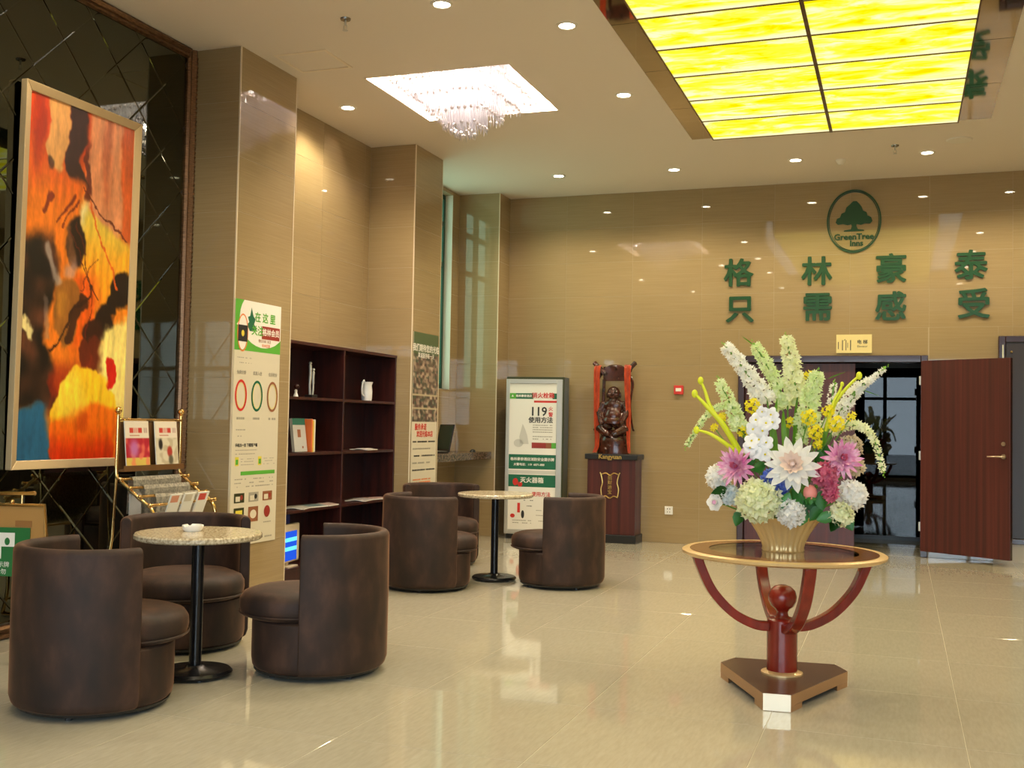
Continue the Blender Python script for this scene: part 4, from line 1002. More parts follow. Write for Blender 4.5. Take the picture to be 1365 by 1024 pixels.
# ------------------------------------------------------------------ wall fittings on the back wall
t = empty('fire_call_point', (-2.55, YB, 1.875), label='red fire alarm call point on the back wall', cat='fire alarm')
bm = bmesh.new(); box(bm, -.058, .058, -.03, 0, -.055, .055); mk('housing', bm, M_red, parent=t, bevel=.006)
bm = bmesh.new(); box(bm, -.034, .034, -.034, -.03, -.018, .022); mk('glass_window', bm, M_pwhite, parent=t)
t = empty('wall_socket', (-2.655, YB, .398), label='white wall socket low on the back wall', cat='socket')
bm = bmesh.new(); box(bm, -.05, .05, -.012, 0, -.05, .05); mk('plate', bm, M_ceramic, parent=t, bevel=.004)
bm = bmesh.new()
for q in ((-.02, -.01, .012, .026), (.01, .02, .012, .026), (-.018, -.012, -.026, -.01), (.012, .018, -.026, -.01)): box(bm, q[0], q[1], -.0135, -.012, q[2], q[3])
mk('slots', bm, M_ink, parent=t)
p = Print(.395, .215, .012, mat('brass_yellow_plate', (.78, .64, .26), .35))
for (a, b, c, d) in ((.02, .045, .028, .13), (.065, .03, .075, .15), (.105, .03, .113, .15), (.125, .06, .131, .12), (.155, .03, .165, .15)): p.rect(a, b, c, d, M_ink)
p.poly(((.08, .14), (.10, .165), (.10, .15)), M_ink); p.text('电 梯', .052, .29, .125, M_ink, 2, bold=.001); p.text('Elevator', .034, .29, .075, M_ink, 2)
p.done('door_sign', loc=(-.703, YB-.0, 2.32), rot=RY, label='yellow lift sign plate above the dark doorway', cat='sign')
# green characters
M_let = mat('green_enamel_letters', (.006, .060, .012), .35)
for s_, x, z, wh in (('格', -1.84, 3.30, 'leftmost in the upper row'), ('林', -.93, 3.292, 'two tree shapes, second in the upper row'), ('豪', -.102, 3.30, 'third in the upper row, below right of the emblem'), ('泰', .747, 3.312, 'rightmost in the upper row'),
                 ('只', -1.82, 2.85, 'a square over two strokes, leftmost in the lower row'), ('需', -.917, 2.865, 'second in the lower row'), ('感', -.104, 2.862, 'third in the lower row, over the lift sign'), ('受', .776, 2.874, 'rightmost in the lower row')):
    bm = bmesh.new(); text_bm(bm, s_, .355, (0, 0, 0), bold=.0085, ext=.012)
    xs = [v.co.x for v in bm.verts]; zs = [v.co.y for v in bm.verts]; cx, cy = (min(xs)+max(xs))/2, (min(zs)+max(zs))/2
    for v in bm.verts: v.co.x -= cx; v.co.y -= cy
    mk('wall_character', bm, M_let, loc=(x, YB-.013, z), rot=RY, label='green Chinese character, ' + wh, cat='lettering', group='green characters on the back wall')
lg = empty('tree_logo', (-.516, YB, 3.863), label='oval green tree emblem above the green characters', cat='logo')
bm = bmesh.new(); n = 72
def elr(bm, a, b, w, z0, z1):
    R4 = []
    for k in range(n):
        t_ = 2*PI*k/n; R4.append([bm.verts.new((q*math.cos(t_), p_*math.sin(t_), zz)) for q, p_, zz in ((a, b, z0), (a, b, z1), (a-w, b-w, z1), (a-w, b-w, z0))])
    for k in range(n):
        A, B = R4[k], R4[(k+1) % n]
        for j in range(4): bm.faces.new((A[j], B[j], B[(j+1) % 4], A[(j+1) % 4]))
elr(bm, .305, .372, .016, 0, .02); elr(bm, .282, .349, .007, 0, .018); mk('ring', bm, M_let, parent=lg, rot=RY)
bm = bmesh.new()
can = [(-.205, -.01), (-.19, .035), (-.155, .05), (-.14, .095), (-.10, .11), (-.085, .165), (-.045, .20), (-.01, .235), (.03, .235), (.06, .20), (.085, .165), (.10, .12), (.14, .10), (.15, .06), (.19, .04), (.205, -.005), (.18, -.035), (.12, -.03), (.08, -.045), (.03, -.035), (.028, -.06), (.045, -.095), (.11, -.105), (.115, -.118), (-.115, -.118), (-.105, -.105), (-.035, -.095), (-.022, -.06), (-.03, -.035), (-.07, -.045), (-.12, -.03), (-.18, -.035)]
prism(bm, can, 0, .014); mk('tree', bm, M_let, parent=lg, rot=RY, bevel=.002)
bm = bmesh.new(); text_bm(bm, 'GreenTree', .098, (0, -.185, .006), bold=.0036, ext=.006); text_bm(bm, 'Inns', .092, (.03, -.262, .006), bold=.0036, ext=.006); mk('lettering', bm, M_let, parent=lg, rot=RY)

# ------------------------------------------------------------------ brass magazine rack
rk = empty('magazine_rack', (-5.0, 6.32, 0), label='brass magazine rack in front of the mirror beside the painting', cat='magazine rack')
RW = .34
def rp(x, y, z): return (x, y, z)
for s_ in (-1, 1):
    bm = bmesh.new(); y = s_*RW
    tube(bm, smooth_curve(((0, y, 1.44), (0, y, 1.2), (0, y, 1.03), (.04, y, .985), (.18, y, .88), (.31, y, .78), (.32, y, .55), (.26, y, .25), (.30, y, .02)), 5), .013, 10)
    mk('side_post', bm, M_brass, parent=rk, smooth=50)
    bm = bmesh.new(); ball(bm, (0, y, 1.462), .025, 16); lathe(bm, ((0, 1.432), (.02, 1.432), (.014, 1.44), (0, 1.445)), 14, (0, y, 0)); mk('finial', bm, M_brass, parent=rk, smooth=50)
    bm = bmesh.new(); tube(bm, ((.30, y, .02), (.0, y, .02), (-.16, y, .02)), .013, 8); tube(bm, ((-.10, y, .02), (-.02, y, .6), (.0, y, 1.03)), .010, 8); mk('foot_rail', bm, M_brass, parent=rk, smooth=50)
bm = bmesh.new(); tube(bm, ((0, -RW, 1.40), (0, RW, 1.40)), .011, 8); mk('top_rail', bm, M_brass, parent=rk, smooth=50)
bm = bmesh.new(); box(bm, -.012, -.004, -RW+.015, RW-.015, 1.06, 1.385); mk('back_panel', bm, mat('brown_board', (.16, .075, .025), .35), parent=rk)
bm = bmesh.new(); box(bm, -.003, .05, -RW+.015, RW-.015, 1.045, 1.06); box(bm, .045, .05, -RW+.015, RW-.015, 1.06, 1.085); mk('ledge', bm, MATS['brown_board'], parent=rk)
for k in range(4):
    t_ = k/3; x, z = .055+.24*t_, .975-.165*t_
    bm = bmesh.new(); tube(bm, ((x, -RW-.02, z+.02), (x, RW+.03, z+.02)), .010, 8); ball(bm, (x, -RW-.02, z+.02), .015, 10); ball(bm, (x, RW+.03, z+.02), .015, 10); mk('newspaper_rod', bm, M_brass, parent=rk, smooth=50)
bm = bmesh.new(); tube(bm, ((.275, -RW, .12), (.275, RW, .12)), .009, 8); tube(bm, ((.32, -RW, .60), (.32, RW, .60)), .009, 8); mk('stretcher', bm, M_brass, parent=rk, smooth=50)
def mag_cover(kind):
    def f(u, v):
        if v < .36:
            c = (226, 214, 196)
            if .14 < v < .26 and .18 < u < .72 and abs(math.sin(u*60)) > .35: c = (196, 60, 50)
            if .14 < v < .26 and .8 < u < .92 and abs(math.sin(u*60)) > .35: c = (170, 120, 110)
            if .29 < v < .32 and .18 < u < .60: c = (190, 120, 100)
            return c
        n = nz2(u*5, v*6, kind)
        if kind == 1:
            if v < .78: return lerp(lerp((176, 34, 52), (222, 110, 90), sm(-.2, .4, n)), (190, 110, 170), sm(.3, .05, math.hypot(u-.35, v-.58)))
            return lerp((214, 186, 90), (226, 140, 90), sm(0, .4, n))
        c = lerp((214, 204, 180), (190, 176, 148), sm(0, .3, n))
        c = lerp(c, (40, 34, 34), sm(.12, .06, math.hypot(u-.22, (v-.5)*.8))); c = lerp(c, (170, 56, 46), sm(.15, .08, math.hypot(u-.62, v-.66))); c = lerp(c, (96, 92, 74), sm(.15, .06, math.hypot(u-.66, v-.84)))
        return c
    return f
for k, (y, s_, lab) in enumerate(((5.97, .245, 'magazine with a red and purple cover on the brass rack, left'), (6.285, .255, 'magazine with a pale cover and red flower on the brass rack, right'))):
    bm = bmesh.new(); box(bm, 0, .245, 0, .33, -.004, .004); mg = mk('magazine', bm, M_pwhite, loc=(-4.955, y+.055, 1.062), rot=(PI/2-.10, 0, PI/2), label=lab, cat='magazine', group='magazines on the brass rack')
    c_ = painted('cover_print_'+('red' if k == 0 else 'pale'), .245, .33, 36, 46, mag_cover(k+1), parent=mg); c_.location = (0, 0, .0045)
def sheet(pts, y0, y1, lab, mat_, name='newspaper', group='newspapers on the brass rack'):
    bm = bmesh.new(); rows = [[bm.verts.new((x, y, z)) for x, z in pts] for y in (y0, y1)]
    for i in range(len(pts)-1): bm.faces.new((rows[0][i], rows[0][i+1], rows[1][i+1], rows[1][i]))
    bmesh.ops.solidify(bm, geom=bm.faces[:], thickness=.006)
    return mk(name, bm, mat_, loc=(-5.0, 6.32, 0), label=lab, cat='newspaper', group=group)
M_news = grain(mat('newsprint', rough=.7), (1, 30, 30), ((.4, (.40, .36, .28)), (.6, (.66, .60, .48))), 2, 3)
for k, lab in enumerate(('folded newspaper over the topmost rod of the brass rack', 'folded newspaper over the second rod of the brass rack', 'folded newspaper over the third rod of the brass rack')):
    t_ = k/3; x, z = .055+.24*t_, .975-.165*t_
    sheet(((x-.028, z-.22), (x-.022, z+.01), (x-.008, z+.034), (x+.008, z+.034), (x+.022, z+.01), (x+.028, z-.24)), -.26+.02*k, .26, lab, M_news)
bm = bmesh.new(); box(bm, -.004, .004, -.075, .02, .58, .88)
for v in bm.verts: v.co.x += .02*math.sin(v.co.y*40)
mk('newspaper', bm, mat('grey_newsprint', (.42, .40, .38), .6), loc=(-4.87, 6.04, .02), label='grey newspaper sheet hanging off the left end of the brass rack', cat='newspaper', group='newspapers on the brass rack')
for k, (y, c_, nm) in enumerate(((-.12, (.70, .30, .18), 'orange'), (.03, (.62, .55, .42), 'cream'), (.19, (.62, .06, .04), 'red'))):
    bm = bmesh.new(); box(bm, -.004, .004, -.06, .06, 0, .16); t = mk('leaflet', bm, M_pwhite, loc=(-5.0+.275, 6.32+y, .745), rot=(0, .35, 0), label='small %s-topped leaflet in the lowest row of the brass rack' % nm, cat='leaflet', group='leaflets in the brass rack')
    bm = bmesh.new(); box(bm, .0042, .005, -.05, .03, .10, .15); mk('print', bm, mat('leaflet_'+nm, c_, .5), parent=t)

# second brass stand with sign at the far left
A_ = at(60, 672, 4.95); sw = .62
sr = empty('sign_stand', (A_.x, 4.95, 0), math.radians(14), label='brass-framed tan board with a green sign at the left edge behind the chair', cat='sign stand')
zt2 = A_.z
bm = bmesh.new(); box(bm, -sw, 0, .0, .012, zt2-.36, zt2-.02); mk('tan_board', bm, mat('tan_board', (.42, .22, .06), .4), parent=sr)
bm = bmesh.new(); tube(bm, ((-sw, 0, zt2-.01), (0, 0, zt2-.01), (.02, 0, zt2-.25), (.03, 0, zt2-.42)), .011, 8); tube(bm, ((-sw, 0, zt2-.40), (.03, 0, zt2-.40)), .010, 8); mk('brass_frame', bm, M_brass, parent=sr, smooth=40)
bm = bmesh.new(); tube(bm, ((-sw, 0, zt2+.045), (-.06, 0, zt2+.06)), .012, 8); tube(bm, ((-.14, 0, zt2-.01), (-.14, 0, zt2+.055)), .006, 8); ball(bm, (-.20, 0, zt2+.008), .014, 10); mk('carry_rail', bm, M_brass, parent=sr, smooth=40)
bm = bmesh.new()
for q in (((-.02, .02, zt2-.4), (.02, -.16, .0)), ((-sw, .02, zt2-.4), (-sw, -.16, .0)), ((-.02, .02, zt2-.4), (.02, .2, .0)), ((-sw, .02, zt2-.4), (-sw, .2, .0))): tube(bm, q, .010, 8)
mk('leg_frame', bm, M_brass, parent=sr, smooth=40)
bm = bmesh.new(); box(bm, -.175, -.075, -.003, -.0005, zt2-.135, zt2-.10); bm2 = bm; mk('name_slot', bm, mat('slot_brown', (.30, .13, .03), .5), parent=sr)
p = Print(.42, .28, .006, M_sign)
p.poly(((.21, .10), (.25, .10), (.25, .17), (.33, .17), (.33, .25), (.21, .25)), M_pwhite, 2); p.ell(.285, .20, .016, .022, M_sign, 3)
p.text('指示牌', .035, .25, .065, M_pwhite, 3); p.text('请勿', .035, .25, .025, M_pwhite, 3)
p.done('green_sign', parent=sr, loc=(-.50, -.004, zt2-.42), rot=RY)

# ------------------------------------------------------------------ flower table
ft = empty('flower_table', (-.60, 6.10, 0), label='round glass-topped table with curved red legs on a triangular base', cat='table')
TZ = .752
bm = bmesh.new(); lathe(bm, ((.40, TZ-.028), (.525, TZ-.030), (.545, TZ-.020), (.548, TZ-.006), (.535, TZ+.002), (.505, TZ-.001), (.40, TZ-.001)), 72, mi=0); mk('gold_rim', bm, M_gold, parent=ft, smooth=40)
bm = bmesh.new(); lathe(bm, ((.40, TZ-.0008), (.505, TZ-.0008), (.505, TZ+.0012), (.40, TZ+.0012)), 72); mk('wood_ring', bm, mat('brown_veneer_ring', (.22, .085, .028), .18, coat=.4), parent=ft)
bm = bmesh.new(); lathe(bm, ((0, TZ-.008), (.405, TZ-.008), (.405, TZ-.0005), (0, TZ-.0005)), 64); mk('glass_top', bm, M_glasst, parent=ft)
lg_ = None
for k in range(4):
    a = math.radians(-68+90*k)
    bm = bmesh.new(); pts = []
    P = smooth_curve([(.075, 0, .34), (.16, 0, .352), (.28, 0, .415), (.39, 0, .53), (.455, 0, .66), (.475, 0, TZ-.028)], 6)
    rows = []
    for i, q in enumerate(P):
        t_ = (P[min(i+1, len(P)-1)]-P[max(i-1, 0)]).normalized(); n_ = Vector((-t_.z, 0, t_.x)); hw_ = .030; ht = .024
        rows.append([bm.verts.new(q+n_*u+Vector((0, v, 0))) for u, v in ((-ht, -hw_), (-ht, hw_), (ht, hw_), (ht, -hw_))])
    for i in range(len(P)-1):
        for j in range(4): bm.faces.new((rows[i][j], rows[i][(j+1) % 4], rows[i+1][(j+1) % 4], rows[i+1][j]))
    bm.faces.new(rows[0]); bm.faces.new(rows[-1][::-1])
    mk('leg', bm, M_redwood, parent=ft, bevel=.006, rot=(0, 0, a), smooth=40)
bm = bmesh.new(); lathe(bm, ((0, .10), (.082, .10), (.082, .375), (.070, .385), (0, .385)), 36); mk('column', bm, M_redwood, parent=ft, smooth=40)
bm = bmesh.new(); lathe(bm, ((0, .38), (.045, .385), (.032, .40), (.030, .42), (.042, .436), (.062, .452), (.076, .482), (.077, .505), (.068, .535), (.045, .557), (.02, .566), (0, .567)), 32); mk('ball_finial', bm, M_redwood, parent=ft, smooth=60)
bm = bmesh.new(); lathe(bm, ((.06, .085), (.112, .085), (.112, .094), (.086, .104), (.06, .104)), 36); mk('collar', bm, M_gold, parent=ft, smooth=40)
def tri(R, cut, phase):
    pts = []
    for k in range(3):
        a = phase+2*PI*k/3; c_, s_ = math.cos(a), math.sin(a)
        pts += [(R*c_+cut*s_, R*s_-cut*c_), (R*c_-cut*s_, R*s_+cut*c_)]
    return pts
bp = math.atan2(-.545, .04)
TP = [(x*.72, y) for x, y in tri(.50, .095, bp)]
bm = bmesh.new(); prism(bm, TP, .028, .085)
for f in bm.faces:
    f.normal_update()
    if abs(f.normal.z) < .5: f.material_index = 1
M_bside = mat('antique_gold_edge', (.40, .22, .10), .35, .3)
mk('triangular_base', bm, [mat('bronze_brown_lacquer', (.13, .075, .05), .25, .3), M_bside], parent=ft, bevel=.004)
for k in range(3):
    a = bp+2*PI*k/3; R_ = Matrix.Rotation(a, 3, 'Z'); bm = bmesh.new()
    q = [R_ @ Vector(v) for v in ((.37, -.165, 0), (.497, -.095, 0), (.497, .095, 0), (.37, .165, 0))]
    prism(bm, [(v.x*.72, v.y) for v in q], 0, .03)
    mk('base_foot', bm, M_bside, parent=ft)
    q = [R_ @ Vector(v) for v in ((.4985, -.094, 0), (.503, -.094, 0), (.503, .094, 0), (.4985, .094, 0))]
    bm = bmesh.new(); prism(bm, [(v.x*.72, v.y) for v in q], .003, .087)
    mk('gold_corner_plate', bm, mat('pale_champagne', (.80, .70, .54), .3, .3), parent=ft, label='pale gold corner plate')

# ------------------------------------------------------------------ vase and artificial flowers
VC = Vector((-.60, 6.10, TZ))
bm = bmesh.new(); prof = [(0, 0), (.105, 0), (.112, .008), (.108, .02), (.115, .05), (.14, .10), (.172, .15), (.195, .178), (.200, .19), (.190, .19), (.165, .15), (.10, .05), (0, .03)]
lathe(bm, prof, 96, rf=lambda a, r: 1+(.035*math.cos(24*a) if r > .1 else 0))
mk('vase', bm, M_gold, smooth=60, loc=VC, label='fluted gold vase holding the flowers on the round glass table', cat='vase')
def thin(m, f=.4):
    nt = m.node_tree; b = nt.nodes['Principled BSDF']; t = nt.nodes.new('ShaderNodeBsdfTranslucent'); x = nt.nodes.new('ShaderNodeMixShader'); x.inputs[0].default_value = f
    o = [q for q in nt.nodes if q.type == 'OUTPUT_MATERIAL'][0]
    if b.inputs['Base Color'].links: nt.links.new(b.inputs['Base Color'].links[0].from_socket, t.inputs[0])
    else: t.inputs[0].default_value = b.inputs['Base Color'].default_value
    nt.links.new(b.outputs[0], x.inputs[1]); nt.links.new(t.outputs[0], x.inputs[2]); nt.links.new(x.outputs[0], o.inputs[0]); return m
def fmat(n_, c1, c2, rough=.6):
    return thin(grain(mat(n_, rough=rough), (1, 1, 1), ((.35, c1), (.65, c2)), 30, 2, coords='pos'))
FW = fmat('petal_white', (.90, .89, .87), (.95, .95, .93)); FC = fmat('petal_cream', (.84, .88, .56), (.93, .94, .74)); FG = fmat('petal_pale_green', (.70, .84, .42), (.88, .94, .68))
FY = thin(mat('petal_yellow', (.92, .80, .02), .5)); FYG = mat('frond_yellow_green', (.68, .74, .02), .45)
FST = mat('stem_green', (.12, .28, .04), .5); FLF = grain(mat('leaf_green', rough=.4), (1, 1, 1), ((.3, (.02, .13, .02)), (.7, (.07, .30, .05))), 12, 2); FLG = mat('blade_green', (.22, .45, .04), .4)
FB = fmat('petal_blue', (.05, .10, .62), (.30, .42, .85)); FPK = fmat('petal_pink', (.62, .10, .22), (.82, .28, .40)); FLP = grain(mat('petal_orchid_pink', rough=.5), (1, 1, 1), ((.3, (.62, .14, .38)), (.55, (.80, .42, .60)), (.75, (.88, .66, .74))), 22, 2)
FPE = mat('petal_blush', (.90, .72, .62), .5); FBE = fmat('petal_beige', (.62, .52, .36), (.78, .70, .55)); FSAL = mat('bud_salmon', (.80, .28, .24), .5)
def floret(bm, c, n, r, npet=4, cup=.3, mi=0, rot=None):
    n = n.normalized(); u = n.orthogonal().normalized(); v = n.cross(u); a0 = random.random()*6 if rot is None else rot
    c0_ = bm.verts.new(c)
    for k in range(npet):
        a = a0+2*PI*k/npet; w = PI/npet*.95
        d0 = u*math.cos(a-w)+v*math.sin(a-w); d1 = u*math.cos(a)+v*math.sin(a); d2 = u*math.cos(a+w)+v*math.sin(a+w)
        p1 = bm.verts.new(c+d0*r*.62+n*r*cup*.5); p2 = bm.verts.new(c+d1*r+n*r*cup); p3 = bm.verts.new(c+d2*r*.62+n*r*cup*.5)
        bm.faces.new((c0_, p1, p2, p3)).material_index = mi
ORG = VC+Vector((0, 0, .12))
FGRP = 'artificial flowers in the gold vase'
def stem_pts(tip, mid=None):
    tip = Vector(tip); o = ORG+Vector(((tip.x-ORG.x)*.12, (tip.y-ORG.y)*.12, 0))
    return [o, o.lerp(tip, .5)+Vector((0, 0, .04)), tip]
def spike(name, path, w0, w1, m_, lab, n=110, fr_=.017):
    """path bottom -> tip in world; w widths; florets all round a stem rising from the vase"""
    base = Vector(path[0]); t = empty(name, ORG, label=lab, cat='flower', group=FGRP)
    P = smooth_curve([p_-ORG for p_ in map(Vector, path)], 8)
    bm = bmesh.new(); tube(bm, smooth_curve([Vector((0, 0, -.04))+(P[0]*.08), P[0]*.55, P[0]]+[P[k] for k in range(4, len(P), 4)], 3), .005, 6); mk('stem', bm, FST, parent=t, smooth=50)
    bm = bmesh.new()
    for k in range(n):
        s_ = (k+.5)/n; f_i = s_*(len(P)-1); i = int(f_i); q = P[i].lerp(P[min(i+1, len(P)-1)], f_i-i)
        ax = (P[min(i+1, len(P)-1)]-P[max(0, i-1)]).normalized(); a = k*2.39996; u = ax.orthogonal().normalized(); v = ax.cross(u)
        d = u*math.cos(a)+v*math.sin(a); w = (w0+(w1-w0)*s_)*random.uniform(.55, 1.0)
        floret(bm, q+d*w, d+ax*.2+Vector((random.uniform(-.8, .8) for _ in range(3))), fr_*(1.35-.5*s_), 5, .75)
    mk('blossoms', bm, m_, parent=t, kind='stuff')
    bm = bmesh.new(); tip = P[-1]; ax = (P[-1]-P[-3]).normalized()
    for k in range(5): ball(bm, tip+ax*.008*k+Vector((random.uniform(-.006, .006), 0, random.uniform(-.006, .006))), .007-.001*k, 6)
    mk('tip_buds', bm, FLG, parent=t, smooth=50)
Yf = 6.02
spike('stock_flower', (at(1023, 537, 6.05), at(995, 497, 6.05), at(967, 461, 6.05)), .054, .026, FW, 'tall white flower spike leaning left, highest on the left', 170, .019)
spike('stock_flower', (at(1050, 542, 6.12), at(1030, 500, 6.13), at(1006, 460, 6.13)), .050, .024, FG, 'pale green flower spike just right of the leaning white one', 150, .018)
spike('stock_flower', (at(1063, 532, 6.08), at(1056, 490, 6.08), at(1048, 450, 6.08)), .056, .032, FC, 'upright cream flower spike, the topmost of the bouquet', 170, .019)
spike('stock_flower', (at(987, 572, 5.95), at(974, 540, 5.95), at(959, 508, 5.95)), .044, .022, FG, 'pale green spike at the left, beside the yellow fronds', 110, .017)
spike('stock_flower', (at(1076, 566, 6.0), at(1080, 530, 6.0), at(1090, 497, 6.0)), .060, .030, FG, 'thick pale green spike right of the centre', 160, .019)
spike('stock_flower', (at(1104, 575, 6.1), at(1126, 540, 6.1), at(1147, 512, 6.1)), .046, .022, FW, 'white spike leaning right behind the yellow blossoms', 110, .017)
spike('stock_flower', (at(1068, 590, 5.98), at(1072, 572, 5.98), at(1070, 556, 5.98)), .028, .018, FG, 'short pale green spike behind the white dahlia', 60, .015)
spike('drooping_flower', (at(985, 546, 6.0), at(964, 541, 5.98), at(944, 552, 5.95), at(929, 572, 5.93), at(916, 594, 5.92)), .012, .012, FG, 'thin pale green spray drooping at the far left', 90, .013)
spike('drooping_flower', (at(1110, 575, 6.0), at(1133, 567, 5.98), at(1155, 572, 5.95), at(1168, 594, 5.93), at(1177, 628, 5.92)), .016, .012, FC, 'cream spray drooping at the far right', 80, .016)
spike('orchid_spray', (at(1140, 525, 6.1), at(1152, 512, 6.1), at(1164, 504, 6.1), at(1178, 492, 6.1)), .016, .006, FW, 'small white spray pointing up at the upper right', 34, .016)
spike('orchid_spray', (at(1108, 545, 6.15), at(1110, 525, 6.15), at(1112, 512, 6.15)), .022, .014, FW, 'loose white blossoms between the right-hand spikes', 22, .014)
# fiddlehead fronds
def frond(pts, r0, r1, hr, lab):
    t = empty('fiddlehead_frond', ORG, label=lab, cat='flower', group=FGRP); P = smooth_curve([Vector(p_)-ORG for p_ in pts], 6)
    bm = bmesh.new(); n_ = len(P); tube(bm, P, [r0+(r1-r0)*i/(n_-1) for i in range(n_)], 8); mk('stalk', bm, FYG, parent=t, smooth=50)
    bm = bmesh.new(); ax = (P[-1]-P[-3]).normalized(); ball(bm, P[-1]+ax*hr*.6, hr, 14, (.85, .6, 1.15)); mk('head', bm, FYG, parent=t, smooth=60)
frond((at(990, 610, 5.98), at(965, 568, 5.92), at(945, 545, 5.9), at(928, 527, 5.9)), .020, .008, .020, 'yellow-green fiddlehead frond, left, with the lower round head')
frond((at(958, 560, 5.93), at(946, 540, 5.92), at(940, 522, 5.92), at(935, 510, 5.92)), .012, .007, .019, 'yellow-green fiddlehead frond, left, with the highest head')
frond((at(985, 605, 5.95), at(962, 588, 5.9), at(945, 578, 5.88), at(931, 574, 5.88)), .014, .006, .019, 'yellow-green fiddlehead frond reaching out low on the left')
frond((at(1100, 575, 5.98), at(1112, 540, 5.98), at(1128, 518, 5.98), at(1143, 503, 5.98)), .012, .007, .019, 'yellow-green fiddlehead frond leaning right with a long stalk')
frond((at(1104, 560, 5.96), at(1112, 535, 5.96), at(1119, 522, 5.96), at(1122, 514, 5.96)), .010, .006, .012, 'short yellow-green frond beside the long right one')
# leaf blades
def blade(base, tip, w, lab, m_=None, bend=.03):
    base, tip = Vector(base), Vector(tip); bm = bmesh.new(); n_ = 10; d = tip-base; s_ = Vector((1, .15, 0)).normalized(); rows = []
    for i in range(n_+1):
        t_ = i/n_; ww = w*math.sin(PI*min(1, .12+.88*t_))**.8*.5+.0008; q = base+d*t_+Vector((0, -bend*math.sin(PI*t_), 0))
        rows.append([bm.verts.new(q-s_*ww), bm.verts.new(q+Vector((0, .006, 0))), bm.verts.new(q+s_*ww)])
    for i in range(n_):
        for k in range(2): bm.faces.new((rows[i][k], rows[i][k+1], rows[i+1][k+1], rows[i+1][k]))
    bmesh.ops.solidify(bm, geom=bm.faces[:], thickness=.0015)
    mk('grass_sprig', bm, m_ or FLG, smooth=50, label=lab, cat='leaf', group='leaves in the gold vase')
blade(at(1027, 612, 5.98), at(1036, 531, 5.98), .030, 'tall green blade rising left of the white dahlia')
blade(at(1048, 612, 5.96), at(1044, 545, 5.96), .028, 'green blade rising right above the white dahlia')
blade(at(1060, 600, 6.05), at(1062, 532, 6.05), .022, 'thin dark blade below the topmost cream spike')
blade(at(1095, 600, 6.0), at(1108, 552, 6.0), .026, 'pale green blade among the right-hand yellow blossoms')
blade(at(1104, 505, 6.12), at(1127, 496, 6.12), .014, 'short green blade tip pointing right at the top')
blade(at(1150, 520, 6.1), at(1172, 528, 6.1), .012, 'small green blade pointing right below the white spray')
blade(at(1012, 466, 6.15), at(989, 448, 6.15), .010, 'thin green tip pointing left above the pale green spike')
blade(at(1036, 609, 5.99), at(1031, 560, 5.99), .028, 'middle green blade behind the white dahlia')
# yellow blossom clusters
def cluster(px, py, Yd, rad, m_, lab, n=12, fr_=.019, name='yellow_blossom', sq=1.0):
    c_ = at(px, py, Yd); t = empty(name, ORG, label=lab, cat='flower', group=FGRP)
    bm = bmesh.new(); tube(bm, smooth_curve([Vector((0, 0, -.02)), (c_-ORG)*.5+Vector((0, 0, .02)), c_-ORG], 4), .0035, 5); mk('stem', bm, FST, parent=t)
    bm = bmesh.new()
    for k in range(n):
        z_ = 1-2*(k+.5)/n; a = k*2.4; rr = math.sqrt(1-z_*z_); d = Vector((rr*math.cos(a), rr*math.sin(a), z_))
        floret(bm, c_-ORG+Vector((d.x*rad, d.y*rad*.7, d.z*rad*sq)), d+Vector((0, -.4, 0)), fr_, 5, .3)
    mk('blossoms', bm, m_, parent=t, kind='stuff')
for q in ((1003, 541, 5.96, .035, 'yellow blossoms below the leaning white spike', 16), (1078, 556, 5.90, .035, 'yellow blossoms right of centre, upper', 16), (1087, 576, 5.88, .032, 'yellow blossoms right of centre, lower', 16),
          (1115, 565, 5.90, .036, 'yellow blossoms at the right below the fronds', 18), (1052, 563, 6.05, .022, 'small orange-yellow blossoms behind the green blades', 8), (990, 575, 5.93, .026, 'yellow blossoms left of the white orchids', 10),
          (1104, 548, 5.93, .026, 'yellow blossoms beneath the long frond', 10), (962, 556, 5.99, .018, 'small yellow blossoms among the left fronds', 6), (1077, 500, 6.08, .018, 'lone yellow blossom beside the topmost spike', 5),
          (1135, 555, 5.95, .018, 'pair of yellow buds at the right', 5), (952, 570, 5.96, .014, 'tiny yellow buds at the left', 5), (1090, 592, 5.88, .018, 'small yellow buds above the pink flowers', 6)):
    cluster(q[0], q[1], q[2], q[3], FY, q[4], q[5])
# white orchids
t = empty('white_orchid', ORG, label='branch of round white orchid blooms left of centre', cat='flower', group=FGRP)
bm = bmesh.new(); tube(bm, smooth_curve([Vector((0, 0, 0)), at(1012, 612, 5.95)-ORG, at(1020, 560, 5.93)-ORG, at(1010, 545, 5.93)-ORG], 5), .004, 6); mk('stem', bm, FST, parent=t)
def orchid_mesh():
    bm = bmesh.new()
    for k in range(5):
        a = 2*PI*k/5+.3; u = Vector((math.cos(a), 0, math.sin(a))); v = Vector((-math.sin(a), 0, math.cos(a))); c_ = bm.verts.new(u*.018+Vector((0, -.004, 0)))
        ring = [bm.verts.new(u*.018+u*.016*math.cos(b)+v*.015*math.sin(b)+Vector((0, .004*math.cos(2*b), 0))) for b in [2*PI*j/10 for j in range(10)]]
        for j in range(10): bm.faces.new((c_, ring[j], ring[(j+1) % 10]))
    ball(bm, (0, -.005, 0), .0045, 8, mi=1)
    return bm
om = mk('bloom', orchid_mesh(), [mat('petal_orchid_white', (.88, .87, .88), .5), FY], parent=t, smooth=60)
spots = ((1016, 549), (1028, 553), (1008, 560), (1021, 564), (1030, 563), (1004, 572), (1016, 574), (1012, 586), (1021, 590), (1000, 597), (1006, 603), (1020, 606), (1002, 588))
